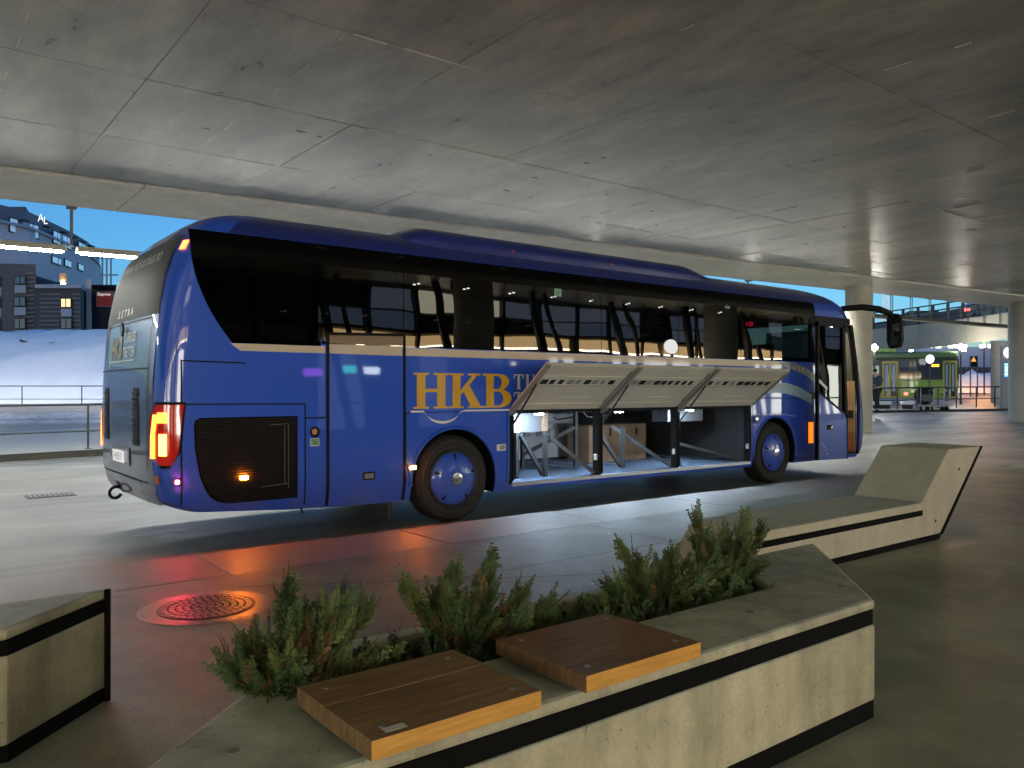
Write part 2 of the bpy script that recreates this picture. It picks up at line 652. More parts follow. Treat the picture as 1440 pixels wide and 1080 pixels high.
def gw(w):
    t = w - 17.0
    if t <= 0:
        return 0.0
    if t < 8:
        return 0.026 * t * t / 16
    return 0.026 * min(t - 4, 45)


def gz(x, y):
    return gw((Vector((x, y, 0)) - CP).dot(WF))


# ------------------------------------------------------------------ ground
g = MB()
xs = [-150, -80, -45, -25] + [-15 + 2.5 * i for i in range(34)] + [80, 100, 140, 220, 320]
ys = [-150, -80, -45, -25, -15] + [-8 + 2.5 * i for i in range(34)] + [90, 120, 180, 300]
vs = [(x, y, gz(x, y)) for y in ys for x in xs]
nx = len(xs)
g.add(vs, [(j * nx + i, j * nx + i + 1, (j + 1) * nx + i + 1, (j + 1) * nx + i) for j in range(len(ys) - 1) for i in range(nx - 1)])
ground = struct('road', g, M_road, smooth='all')
# road paint dashes at the right, seen behind the reclining bench
for (px, py, qx, qy) in ((1336, 617.5, 1388, 612.0), (1412, 608.5, 1475, 604), (1224, 628.5, 1252, 626)):
    def onr(a, b):
        w = 1.54 * F / (b - HY)
        for _ in range(20):
            w = (1.54 - gw(w)) * F / (b - HY)
        return pw(a, w, gw(w) + 0.006), w
    (A, wa), (B, wb) = onr(px, py), onr(qx, qy)
    s = (B - A).cross(Vector((0, 0, 1))).normalized() * 0.06
    MB().add([A - s, A + s, B + s, B - s], [(0, 1, 2, 3)]).build('lane_marking', mat('worn road paint', (0.45, 0.44, 0.40), 0.6, var=0.3, vscale=12), ground, fixn=False)

# platform: raised paving with a front strip of kerb slabs
PZ = 0.12
KY = -0.62
pav = MB()
pav.box((-60, -40, -0.2), (11.0, KY - 0.955, PZ))
# rounded far corner beyond the coach
pav.box((11.0, -40, -0.2), (14.5, KY - 3.0, PZ))
pavement = struct('pavement', pav, M_pave, bevel=0.01)
k = 0
for i in range(-8, 6):
    x0 = i * 2.0 + 0.9
    s = MB().box((x0 + 0.004, KY - 0.95, -0.1), (x0 + 1.996, KY, PZ + random.uniform(-.003, .002)))
    s.build('kerb_slab', M_kerb, pavement, bevel=0.012)
# thin saw joints in the paving
jm = mat('joint mortar', (0.025, 0.024, 0.02), 0.9)
for (a, b) in (((-3.2, -2.0), (-0.9, -3.3)), ((-1.9, -2.75), (0.8, -2.75)), ((0.6, -1.6), (0.6, -3.9)), ((0.6, -3.3), (-0.9, -3.3)),
               ((-6.5, -1.75), (-3.9, -1.75))):
    A, B = Vector((*a, PZ + .003)), Vector((*b, PZ + .003))
    s = (B - A).cross(Vector((0, 0, 1))).normalized() * 0.005
    MB().add([A - s, A + s, B + s, B - s], [(0, 1, 2, 3)]).build('saw_joint', jm, pavement, fixn=False)

# snow crumbs and litter specks on the road and paving
sp = MB()
for i in range(380):
    if i < 130:
        x, y, z = random.uniform(-7, 1), random.uniform(-.6, 9), 0
    else:
        x, y, z = random.uniform(-3, 8), random.uniform(-4.5, -0.7), PZ
    r = random.uniform(.003, .015) if random.random() < .85 else random.uniform(.012, .024)
    z += gz(x, y)
    q = [(x + r * random.uniform(.6, 1.6) * math.cos(a), y + r * random.uniform(.5, 1) * math.sin(a), z + .002) for a in (0, 1.3, 2.5, 3.9, 5.1)]
    sp.add(q + [(x, y, z + r * .7)], [(j, (j + 1) % 5, 5) for j in range(5)])
sp.build('snow_crumbs', mat('dirty snow crumbs', (0.55, 0.56, 0.58), 0.7), kind='stuff', label='small crumbs of snow and grit scattered on the road')

# ------------------------------------------------------------------ overpass deck
def ygroove(x):
    return 6.50 - 0.083 * x - 0.0005 * x * x


def yedge(x):
    return ygroove(x) + 2.42


CZ = 5.0
deck = thing('overpass_deck', (0, 0, CZ), 'grey concrete overpass deck forming the ceiling above the coach', 'overpass')
XS = [-60, -40, -25, -15] + [-10 + 2.5 * i for i in range(20)]
core = MB()
ring = [(x, yedge(x)) for x in XS]
core.prism([(-60, -60), (XS[-1], -60)] + ring[::-1], (CZ + 0.16, CZ + 1.1), lambda a, b, h: (a, b, h))
core.build('deck_slab', M_deckdark, deck)
ex = [-60, -40, -25, -14.3, -8.0, -1.78, 4.4, 10.6, 16.8, 23.0, 29.2, 37.5]
for a, b in zip(ex, ex[1:]):
    e = MB()
    n = 4
    pts = [a + .008 + (b - a - .016) * i / n for i in range(n + 1)]
    poly = [(x, ygroove(x) + .12) for x in pts] + [(x, yedge(x) + .02) for x in pts[::-1]]
    e.prism(poly, (CZ - 0.03, CZ + 1.15), lambda p, q, h: (p, q, h))
    e.build('edge_beam', M_band, deck, bevel=0.008)
for i in range(16):
    for j in range(-3, 4):
        x0, x1 = -5.43 + 2.5 * i, -5.43 + 2.5 * (i + 1)
        y0 = -0.66 + 2.45 * j
        y1 = y0 + 2.45
        if y0 > ygroove(x0) - .3:
            continue
        last = y1 > ygroove(x1) - .5
        ya, yb = (ygroove(x0) - .04, ygroove(x1) - .04) if last else (y1, y1)
        dz = random.uniform(-.0035, .0035)
        p = MB().prism([(x0 + .0035, y0 + .0035), (x1 - .0035, y0 + .0035), (x1 - .0035, yb - .0035), (x0 + .0035, ya - .0035)], (CZ + dz, CZ + .08), lambda a, b, h: (a, b, h))
        p.build('soffit_panel', M_ceil, deck, bevel=0.003, seg=1)
rest = MB()
rest.box((-60, -60, CZ), (37, -8.02, CZ + .08))
rest.prism([(-60, -8.0), (-5.44, -8.0), (-5.44, ygroove(-5.44) - .02), (-15, ygroove(-15)), (-60, 8)], (CZ, CZ + .08), lambda a, b, h: (a, b, h))
rest.build('soffit_field', M_ceil, deck)
fin = MB()
for i in range(16):
    for j in range(-2, 3):
        if random.random() < .3:
            continue
        x = -5.43 + 2.5 * i + 1.25
        y0 = -0.66 + 2.45 * j
        y = y0 + random.uniform(0, .8)
        while y < min(y0 + 2.3, ygroove(x) - .3):
            l = random.uniform(.08, .5)
            fin.box((x - .006 + random.uniform(-.004, .004), y, CZ - random.uniform(.004, .009)), (x + .006, y + l, CZ + .02))
            y += l + random.uniform(.05, .7)
for i in range(150):
    x, y = random.uniform(-4, 22), random.choice([-0.66, 1.79, 4.24]) + random.uniform(-.012, .012)
    if y < ygroove(x) - .3:
        fin.box((x, y - .007, CZ - random.uniform(.003, .008)), (x + random.uniform(.1, .9), y + .007, CZ + .02))
fin.build('grout_fins', M_fin, deck, kind='stuff')
sc = MB()
for i in range(26):                                   # small spalls and rust-dark pop-outs
    x, y = random.uniform(-3, 16), random.uniform(0, 5.6)
    if y > ygroove(x) - .3:
        continue
    r = random.uniform(.025, .075)
    n = 9
    sc.add([(x + r * random.uniform(.7, 1.5) * math.cos(a * 2 * math.pi / n), y + .55 * r * random.uniform(.7, 1.3) * math.sin(a * 2 * math.pi / n), CZ - .0065) for a in range(n)], [tuple(range(n))])
sc.build('spalls', mat('spall', (0.085, 0.07, 0.055), 0.9), deck, kind='stuff', fixn=False)

# columns
def column(px, w, rad, ztop, label, name='concrete_column', grp='round concrete columns'):
    b = pw(px, w, gw(w))
    t = thing(name, b, label, 'column', grp)
    MB().lathe([(rad, -.3), (rad, ztop - b.z + .02)], b, 'Z', 40).build('shaft', M_colm, t, smooth=True)
    rb = MB()
    for z in (1.25, 2.5, 3.75):
        if z < ztop - b.z - .2:
            rb.lathe([(rad + .003, z - .006), (rad + .003, z + .006)], b, 'Z', 40)
    rb.build('form_joints', mat('form joint', (0.3, 0.28, 0.23), .8), t, kind='stuff')
    return t


column(1207.5, 26.6, 0.42, CZ + .05, 'round concrete column behind the front mirror of the blue coach')
column(1445, 31.5, 0.66, CZ + .05, 'thick concrete column at the right edge of the picture')

# strip lights hung along the deck edge
nseg = 0
for i in range(9):
    a, b = -14.9 + i * 6.2 + .09, -14.9 + (i + 1) * 6.2 - .09
    if i >= 8:
        b = a + 3.0
    ya, yb = yedge(a) + .10, yedge(b) + .10
    za = 4.16
    lit = i < 6
    t = thing('strip_light', ((a + b) / 2, (ya + yb) / 2, za),
              ['lit strip light hung at the far left edge, out past the picture', 'lit white strip light left of the hanger rod beside the grey building',
               'lit white strip light running from the hanger rod behind the coach rear', 'lit strip light hidden behind the coach roof middle',
               'lit strip light behind the coach roof front half', 'lit strip light behind the coach front roof', 'dark strip light rail just left of the concrete column',
               'dark hanging light rail right of the concrete column', 'last dark hanging light rail ending before the curved ramp'][i], 'strip light', 'strip lights hung from the deck edge')
    h = MB()
    h.bar((a, ya, za + .05), (b, yb, za + .05), .26, .05)
    for sg in (-1, 1):
        h.bar((a, ya + sg * .12, za + .004), (b, yb + sg * .12, za + .004), .015, .07)
    h.build('housing', mat('lamp housing', (0.42, 0.40, 0.32), .5) if lit else M_railp, t, bevel=.008)
    l = MB()
    l.tube([(a + .06, ya, za - .02), (b - .06, yb, za - .02)], .045, 10)
    l.build('tube', E_tube if lit else mat('dark tube', (0.4, 0.38, 0.3), .4), t, smooth=True)
    rods = [a + (b - a) * q for q in ((-.014,) if lit else (0.0, .2, .4, .6, .8))]
    for x in rods:
        y = yedge(x) + .10 - (.0 if lit else 0)
        MB().tube([(x, y, za + .07), (x, y, CZ + .02)], .028 if lit else .016, 8).build('hanger_rod', M_rail, t, smooth=True)
        if not lit:
            MB().tube([(x + .14, y, za + .07), (x + .14, y, CZ + .02)], .016, 8).build('hanger_rod', M_rail, t, smooth=True)
        MB().box((x - .08, y - .12, CZ - (.06 if lit else .015)), (x + .2 if not lit else x + .08, y + .06, CZ + .03)).build('bracket', M_rail, t)
# ------------------------------------------------------------------ the coach
coach = thing('coach', (3.0, 1.27, 0.0), 'blue touring coach with open luggage flaps and open front door', 'coach')
BW = 2.55
INS = [(.30, .05), (.42, .015), (.6, 0), (1.95, 0), (2.9, .003), (3.02, .035), (3.10, .085), (3.18, .15), (3.25, .25), (3.32, .40), (3.37, .62), (3.40, .95)]
XR = [(.30, -3.02), (.42, -3.18), (.55, -3.26), (.9, -3.30), (1.5, -3.30), (2.0, -3.27), (2.6, -3.18), (2.95, -3.05), (3.10, -2.93), (3.18, -2.85), (3.25, -2.72), (3.32, -2.5), (3.37, -2.2), (3.40, -1.7)]
XF = [(.30, 9.22), (.45, 9.34), (.9, 9.38), (1.4, 9.34), (2.0, 9.18), (2.6, 8.96), (2.95, 8.76), (3.10, 8.62), (3.18, 8.47), (3.25, 8.28), (3.32, 7.95), (3.37, 7.5), (3.40, 7.0)]
NR, NF, DR, DF = 5.0, 3.4, 0.34, 0.42


def ins(z):
    return smooth_tab(INS, z)


def xrear(y, z):
    b = BW / 2 - ins(z)
    t = min(1, abs(y - BW / 2) / b)
    return smooth_tab(XR, z) + DR * (1 - (1 - t ** NR) ** (1 / NR))


def xfront(y, z):
    b = BW / 2 - ins(z)
    t = min(1, abs(y - BW / 2) / b)
    return smooth_tab(XF, z) - DF * (1 - (1 - t ** NF) ** (1 / NF))


def ring(z, n=20):
    b = BW / 2 - ins(z)
    pts = []
    xr, xf = smooth_tab(XR, z), smooth_tab(XF, z)
    for k in range(2 * n + 1):                      # rear, from far side to near side
        a = R_(90 - 180 * k / (2 * n))
        s, c = math.sin(a), max(0, math.cos(a))
        pts.append((xr + DR - DR * c ** (2 / NR), BW / 2 + b * math.copysign(abs(s) ** (2 / NR), s)))
    for k in range(1, 16):
        x = xr + DR + (xf - DF - xr - DR) * k / 16
        pts.append((x, BW / 2 - b))
    for k in range(2 * n + 1):
        a = R_(-90 + 180 * k / (2 * n))
        s, c = math.sin(a), max(0, math.cos(a))
        pts.append((xf - DF + DF * c ** (2 / NF), BW / 2 + b * math.copysign(abs(s) ** (2 / NF), s)))
    for k in range(1, 16):
        x = xf - DF - (xf - DF - xr - DR) * k / 16
        pts.append((x, BW / 2 + b))
    return pts


ZL = [.30, .36, .42, .5, .6, .75, .9, 1.2, 1.5, 1.95, 2.3, 2.6, 2.9, 2.97, 3.02, 3.06, 3.10, 3.14, 3.18, 3.215, 3.25, 3.285, 3.32, 3.345, 3.37, 3.385, 3.40]
body = MB()
rings = [ring(z) for z in ZL]
n = len(rings[0])
vs = []
for z, rg in zip(ZL, rings):
    for x, y in rg:
        zz = z
        if z < .5:
            zz = z + (.5 - z) * .5 * max(0, min(1, (-1.6 - x) / 1.6))
        vs.append((x, y, zz))
fs = []
for i in range(len(ZL) - 1):
    for k in range(n):
        a, b = i * n + k, i * n + (k + 1) % n
        fs.append((a, b, b + n, a + n))
fs.append(tuple(range(n)))
fs.append(tuple((len(ZL) - 1) * n + k for k in range(n))[::-1])
body.use(M_paint).add(vs, fs)


def cutter(mb, m):
    o = mb.build('cutter', m)
    return o


body_o = body.build('body', M_paint)
body_o.data.materials.clear()
body_o.data.materials.append(M_paint)
cuts = []
cuts.append(cutter(MB().box((-2.85, .13, 1.52), (8.3, 2.42, 3.0)), M_intr))
cuts.append(cutter(MB().box((8.2, .25, 1.30), (9.9, 2.30, 2.80)), M_intr))
cuts.append(cutter(MB().box((-2.35, -.4, 2.08), (7.5, 3.0, 2.94)), M_intr))
cuts.append(cutter(MB().box((7.85, -.5, .36), (8.86, .55, 2.72)), M_intr))
cuts.append(cutter(MB().box((7.86, .3, 1.74), (8.80, 2.3, 2.70)), M_intr))
cuts.append(cutter(MB().box((.80, -.5, .38), (5.68, 2.38, 1.27)), M_bayin))
for x in (0, 6.33):
    cuts.append(cutter(MB().lathe([(.585, -.4), (.585, .72)], (x, 0, .50), 'Y', 48), M_black))
    cuts.append(cutter(MB().lathe([(.585, 1.83), (.585, 3.0)], (x, 0, .50), 'Y', 48), M_black))
    cuts.append(cutter(MB().box((x - .585, -.4, .1), (x + .585, .72, .495)), M_black))
for c in cuts:
    bm = body_o.modifiers.new('cut', 'BOOLEAN')
    bm.object = c
    bm.operation = 'DIFFERENCE'
    bm.solver = 'EXACT'
    try:
        bm.material_mode = 'TRANSFER'
    except Exception:
        pass
bpy.context.view_layer.update()
me = bpy.data.meshes.new_from_object(body_o.evaluated_get(bpy.context.evaluated_depsgraph_get()))
body_o.modifiers.clear()
for c in cuts:
    bpy.data.objects.remove(c)
# the roof cap takes the darker blue: same paint, other tone
ORG[coach] = Vector((3.0, 1.27, 0))
for v in me.vertices:
    v.co -= ORG[coach]
me.polygons.foreach_set('use_smooth', [True] * len(me.polygons))
me.set_sharp_from_angle(angle=R_(30))
body_o.data = me
body_o.parent = coach
body_o.name = 'body'
cb = coach


def side(x, z, off=.004):
    return (x, ins(z) - off, z)


def panel(name, poly, m, parent, off0=-.004, off1=.004, bevel=0, label=None, fill=True):
    """flat piece lying on the near side, poly in (x, z); convex or simple polygon"""
    mb = MB().prism(poly, (off0, off1), lambda a, b, h: side(a, b, h))
    return mb.build(name, m, parent, bevel=bevel, label=label)


def seam(a, b, w=.012, m=None, off=.0035, name='panel_seam', parent=None):
    (x0, z0), (x1, z1) = a, b
    d = Vector((x1 - x0, z1 - z0)).normalized()
    s = Vector((-d.y, d.x)) * w / 2
    k = max(1, int(abs(z1 - z0) / .08))
    mb = MB()
    for q in range(k):
        f0, f1 = q / k, (q + 1) / k
        A = (x0 + (x1 - x0) * f0, z0 + (z1 - z0) * f0)
        B = (x0 + (x1 - x0) * f1, z0 + (z1 - z0) * f1)
        mb.add([side(A[0] - s.x, A[1] - s.y, off), side(B[0] - s.x, B[1] - s.y, off), side(B[0] + s.x, B[1] + s.y, off), side(A[0] + s.x, A[1] + s.y, off)], [(0, 1, 2, 3)])
    return mb.build(name, m or M_black, parent or coach, fixn=False)


# side glass, pane by pane
def gl_left(z):     # curved rear edge of the glass band
    t = (z - 1.99) / (3.055 - 1.99)
    return -2.58 - .40 * (1 - (1 - t) ** 2.2)


def pane(x0, x1, z0, z1, m, name='window', left=None, nz=10, label=None):
    mb = MB()

    def fn(u, v):
        z = z0 + (z1 - z0) * v
        a = left(z) if left else x0
        return side(a + (x1 - a) * u, z, .006)
    mb.grid(6, nz, fn)
    return mb.build(name, m, coach, smooth='all', fixn=False, label=label)


back = MB().grid(1, 8, lambda u, v: side(gl_left(2.835 + .22 * v) + (7.5 - gl_left(2.835 + .22 * v)) * u, 2.835 + .22 * v, .009)).build('dark_reflection_band', mat('painted dark reflection', (.003, .003, .003), .3, spec=.06), coach, smooth='all', fixn=False)  # opaque black over the glass top imitates a dark ceiling reflection
pxs = [-1.665, -.69, .71, 2.35, 3.92, 5.40]
prev = None
pane(0, pxs[0] - .005, 1.99, 2.84, M_glass, left=gl_left, nz=16)
for a, b in zip(pxs, pxs[1:]):
    pane(a + .005, b - .005, 2.015, 2.84, M_glass)
M_glassf = glassm('lighter tinted glass', (0.14, 0.15, 0.14), 1.55, 0.003)
pane(5.405, 7.5, 2.015, 2.84, M_glassf, label='driver side window glass, clearer than the rest')
# black pillar behind the joint of passenger and driver glass, and window divider posts
for x in pxs:
    MB().box((x - .05, .02, 2.0), (x + .05, .10, 3.02)).build('window_pillar', M_black, coach)
# far side glass
fg = MB().grid(1, 1, lambda u, v: (-2.4 + 9.9 * u, BW + .004, 2.03 + .95 * v))
fg.build('far_side_window', M_glass, coach, fixn=False)
# windscreen
ws = MB().grid(16, 8, lambda u, v: (xfront(.12 + 2.31 * u, 1.32 + 1.6 * v) + .006, .12 + 2.31 * u, 1.32 + 1.6 * v))
ws.build('windscreen', M_glassc, coach, smooth='all', fixn=False)
# roof pod over the air conditioning
def podz(t):
    return min(1, max(0, t / .07)) ** .5 * min(1, max(0, (1 - t) / .16)) ** .6


def pod(u, v):
    x = -.66 + 6.0 * u
    h = podz(u)
    a = R_(180 * v)
    c, s = math.cos(a), math.sin(a)
    b = BW / 2 - .17 - .18 * (1 - h)
    y = BW / 2 - b * math.copysign(abs(c) ** .45, c)
    return (x, y, 3.18 + (.29 * h + .02) * abs(s) ** .55)


p = MB().grid(60, 36, pod)
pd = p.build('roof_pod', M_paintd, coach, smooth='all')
for x in (.95, 2.7):
    MB().box((x, .15, 3.27), (x + .05, .18, 3.285)).build('pod_marker', E_redl if False else mat('dull red marker', (.6, .03, .03), .4), pd)
# roof tint: darker strip above the windows
def roofe(u, v):
    z = 3.058 + .25 * v
    a, b = smooth_tab(XR, z) + DR + .03, smooth_tab(XF, z) - DF - .03
    return (a + (b - a) * u, ins(z) - .002, z + .002)


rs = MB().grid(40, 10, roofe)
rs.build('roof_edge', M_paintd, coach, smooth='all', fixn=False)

# cream belt stripe
MBs = [(-2.60, 1.995), (-2.545, 1.925), (6.58, 1.925), (6.44, 2.005)]
panel('belt_stripe', [(-2.60, 1.988), (-2.50, 1.918), (-1.62, 1.918), (-1.62, 1.995)], M_cream, coach, -.003, .003)
panel('belt_stripe', [(-.67, 1.918), (6.60, 1.912), (6.42, 2.01), (-.67, 2.005)], M_cream, coach, -.003, .003)
# engine hatch and grille
for a, b in (((-3.05, .47), (-3.05, 1.82)), ((-3.05, 1.405), (-1.84, 1.395)), ((-1.84, .36), (-1.84, 1.395)), ((-3.05, 1.81), (-2.45, 1.80)), ((-1.84, 1.25), (-1.615, 1.25))):
    seam(a, b, .014)
gpoly = [(-2.90, 1.26), (-2.94, 1.22), (-2.93, .98), (-2.89, .72), (-2.82, .56), (-2.70, .46), (-2.60, .445), (-1.96, .445), (-1.92, .48), (-1.92, 1.24), (-1.95, 1.27), (-2.86, 1.275)]
def gxl(z):
    return lerp([(.445, -2.62), (.47, -2.72), (.52, -2.79), (.60, -2.84), (.72, -2.885), (.98, -2.93), (1.22, -2.94), (1.26, -2.92), (1.275, -2.88)], z)


gr = MB().grid(8, 36, lambda u, v: (lambda z: side(gxl(z) + (-1.92 - gxl(z)) * u, z, .0045))(.445 + .83 * v)).build('engine_grille', M_grille, coach, fixn=False)
sl = MB()
for i in range(34):
    z = .46 + i * .0238
    xa = lerp([(.445, -2.64), (.56, -2.80), (.72, -2.87), (.98, -2.915), (1.3, -2.92)], z)
    sl.add([side(xa, z, .006), side(-1.935, z, .006), side(-1.935, z + .012, .011), side(xa, z + .012, .011)], [(0, 1, 2, 3)])
sl.build('grille_slats', mat('grille slat', (0.022, 0.02, 0.022), .6, spec=.2), gr, kind='stuff', fixn=False)
for (a, b) in (((-2.22, 1.19), (-2.03, 1.20)), ((-2.06, .60), (-2.06, 1.18)), ((-2.02, .55), (-2.02, 1.2)), ((-2.3, .58), (-2.03, .60))):
    seam(a, b, .007, mat('dull bar', (.10, .10, .10), .5), .014, 'grille_bar', gr)
# fuel cap and eco sticker
fc = MB().lathe([(.052, -.004), (.052, .002), (.046, .003)], (-1.73, -.001, 1.10), 'Y', 24)
fc = MB().lathe([(.055, .002), (.055, -.006), (.035, -.008)], (-1.735, 0, 1.105), 'Y', 24).build('filler_cup', M_black, coach)
MB().lathe([(.03, -.006), (.03, -.012)], (-1.74, 0, 1.108), 'Y', 20).build('filler_cap', mat('brass cap', (.55, .28, .12), .4, metal=.6), fc)
stk = panel('green_sticker', rrect(-1.785, .96, -1.685, 1.04, .006, 2), mat('sticker edge', (.65, .75, .68), .5), coach, -.002, .003)
panel('sticker_print', rrect(-1.778, .968, -1.692, 1.034, .004, 2), mat('sticker print', (.16, .34, .15), .5, var=.6, vscale=60), stk, -.001, .0045)
# middle door: dark rubber edges, own top frame in front of the glass
dr = MB().grid(4, 24, lambda u, v: side(-1.575 + .87 * u, .325 + 1.583 * v, .009)).build('toilet_door', M_paint, coach, smooth='all', fixn=False)
panel('door_stripe', [(-1.572, 1.918), (-.708, 1.914), (-.708, 2.02), (-1.572, 2.015)], M_cream, dr, -.004, .010)
panel('door_top', [(-1.572, 2.022), (-.708, 2.027), (-.708, 2.135), (-1.572, 2.11)], mat('bronze door top', (.24, .16, .10), .4), dr, -.004, .010)
for a, b in (((-1.595, .33), (-1.595, 2.125)), ((-.682, .31), (-.682, 2.15)), ((-1.60, 2.122), (-.675, 2.147))):
    seam(a, b, .032, M_black, .012, 'rubber_edge', dr)
hd = panel('door_handle', rrect(-1.19, .57, -1.05, .655, .008, 2), M_black, dr, .008, .016)
panel('handle_plate', rrect(-1.175, .585, -1.065, .64, .005, 2), M_steel, hd, .010, .019)
# more seams
for a, b in (((-.66, .42), (-.66, 1.285)), ((-.66, 1.285), (.78, 1.282)), ((5.72, .4), (5.72, 1.30)), ((5.72, 1.42), (7.5, 1.38)), ((.755, .40), (.755, 1.29))):
    seam(a, b, .010)

# writing on the side: HKB in fat serif letters
def arc(cx, cy, rx, ry, a0, a1, n=14):
    return [(cx + rx * math.cos(R_(a0 + (a1 - a0) * k / n)), cy + ry * math.sin(R_(a0 + (a1 - a0) * k / n))) for k in range(n + 1)]


def L_H():
    s, t = .07, .055
    return [[(0, 0), (.40, 0), (.40, t), (.31, t), (.31, .46), (.61, .46), (.61, t), (.52, t), (.52, 0), (.92, 0), (.92, t), (.83, t), (.83, 1 - t), (.92, 1 - t), (.92, 1), (.52, 1), (.52, 1 - t),
             (.61, 1 - t), (.61, .56), (.31, .56), (.31, 1 - t), (.40, 1 - t), (.40, 1), (0, 1), (0, 1 - t), (.09, 1 - t), (.09, t), (0, t)]]


def L_K():
    t = .055
    return [[(0, 0), (.40, 0), (.40, t), (.31, t), (.31, .36), (.40, .47), (.60, t), (.52, t), (.52, 0), (.96, 0), (.96, t), (.88, t), (.56, .66), (.77, 1 - t), (.87, 1 - t), (.87, 1), (.52, 1), (.52, 1 - t),
             (.65, 1 - t), (.31, .52), (.31, 1 - t), (.40, 1 - t), (.40, 1), (0, 1), (0, 1 - t), (.09, 1 - t), (.09, t), (0, t)]]


def L_B():
    t = .055
    o = [(0, 0), (.50, 0)] + arc(.50, .265, .33, .265, -90, 70)[1:] + [(.60, .53)] + arc(.46, .77, .30, .23, -50, 90) + [(0, 1), (0, 1 - t), (.09, 1 - t), (.09, t), (0, t)]
    h1 = [(.31, .06), (.44, .06)] + arc(.44, .265, .145, .205, -90, 90)[1:] + [(.31, .47)]
    h2 = [(.31, .55), (.40, .55)] + arc(.40, .745, .135, .195, -90, 90)[1:] + [(.31, .94)]
    return [o, h1, h2]


def L_T():
    t = .055
    return [[(.22, 0), (.60, 0), (.60, t), (.52, t), (.52, 1 - .07), (.68, .93), (.76, .70), (.82, .70), (.80, 1), (.02, 1), (0, .70), (.06, .70), (.14, .93), (.30, .93), (.30, t), (.22, t)]]


def L_U():
    t = .055
    return [[(.0, 1), (.38, 1), (.38, 1 - t), (.30, 1 - t), (.30, .30)] + arc(.48, .30, .18, .20, 180, 360, 8)[1:] + [(.66, 1 - t), (.56, 1 - t), (.56, 1), (.84, 1), (.84, 1 - t), (.74, 1 - t), (.74, .28)]
            + arc(.41, .28, .33, .28, 360, 180, 12)[1:] + [(.08, 1 - t), (0, 1 - t)]]


def L_R():
    t = .055
    o = [(0, 0), (.40, 0), (.40, t), (.31, t), (.31, .46), (.40, .46), (.60, 0), (.92, 0), (.92, t), (.84, t), (.62, .50)] + arc(.48, .75, .30, .25, -55, 90) + [(0, 1), (0, 1 - t), (.09, 1 - t), (.09, t), (0, t)]
    h = [(.31, .54), (.40, .54)] + arc(.40, .74, .14, .20, -90, 90)[1:] + [(.31, .94)]
    return [o, h]


def letter(fn, x, z, w, h, m, name):
    vf = shape2d(fn())
    return decal(name, vf, lambda a, b: side(x + a * w, z + b * h, .0045), m, coach)


for fn, x, w in ((L_H, -.565, .515), (L_K, -.085, .505), (L_B, .395, .52)):
    letter(fn, x, 1.325, w, .405, M_yellow, 'lettering')
for fn, x, z in ((L_T, .86, 1.545), (L_U, 1.04, 1.545), (L_T, .86, 1.325), (L_R, 1.04, 1.325)):
    letter(fn, x, z, .19, .185, M_whitev, 'lettering')
und = [(-.60, 1.305), (-.47, 1.305)] + [(-.17 + .27 * math.cos(R_(a)), 1.35 + .17 * math.sin(R_(a)) - .0) for a in range(196, 345, 8)] + [(.14, 1.305), (.80, 1.302), (.80, 1.283), (.115, 1.283)] \
    + [(-.17 + .245 * math.cos(R_(a)), 1.335 + .185 * math.sin(R_(a))) for a in range(344, 195, -8)] + [(-.46, 1.283), (-.60, 1.283)]
decal('underline', shape2d([und]), lambda a, b: side(a, b, .0048), M_whitev, coach)
# front swoosh and silver A pillar trim with the maker's letters
sw = [(5.9, 1.50)] + [(5.9 + 1.6 * t, 1.50 + .17 * math.sin(t * 2.1) - .10 * t) for t in [i / 12 for i in range(1, 13)]] + [(5.9 + 1.6 * t, 1.40 + .10 * math.sin(t * 2.6) - .20 * t) for t in [i / 12 for i in range(12, -1, -1)]]
sw = [(5.88, 1.47), (6.1, 1.60), (6.35, 1.66), (6.65, 1.655), (7.0, 1.59), (7.4, 1.46), (7.4, 1.30), (7.0, 1.41), (6.65, 1.475), (6.35, 1.49), (6.1, 1.485)]
decal('swoosh', shape2d([sw]), lambda a, b: side(a, b, .0035), M_palebl, coach)
decal('pillar_trim', shape2d([[(6.44, 2.012), (6.62, 1.905), (6.85, 1.87), (7.2, 1.79), (7.5, 1.66), (7.5, 1.80), (7.2, 1.93), (6.85, 2.0)]]), lambda a, b: side(a, b, .0068), M_silver, coach)
for i_, ch_ in enumerate('SETRA'):
    decal('maker_letter', text2d(ch_, .085, 1.3, bold=.002), lambda a, b: side(6.70 + .135 * i_ + a, 1.885 - .012 * i_ + b, .009), M_whitev, coach)
for i in range(12):
    x = 5.75 + i * .1
    panel('dash_mark', [(x, 1.13 + .03 * math.sin(i * .28) - i * .004), (x + .06, 1.13 + .03 * math.sin(i * .28) - i * .004), (x + .06, 1.145 + .03 * math.sin(i * .28) - i * .004), (x, 1.145 + .03 * math.sin(i * .28) - i * .004)], M_palebl, coach, -.002, .003)
# wheel arch lips
for x in (0, 6.33):
    lip = MB()
    lip.tube([(x + .60 * math.cos(R_(a)), .0, .50 + .60 * math.sin(R_(a))) for a in range(-8, 189, 6)], .022, 8)
    lip.build('arch_lip', M_paint, coach, smooth=True)
# small side fittings
kp = panel('side_reflector', rrect(.60, .80, .735, .88, .01, 2), M_whitev, coach, -.004, .012)
panel('reflector_lens', rrect(.64, .815, .72, .865, .01, 2), M_steel, kp, .008, .016)
MB().lathe([(.05, .0), (.055, -.03), (.03, -.04)], (5.80, 0, 1.06), 'Y', 20).build('side_lamp', M_chrome, coach, smooth=True)
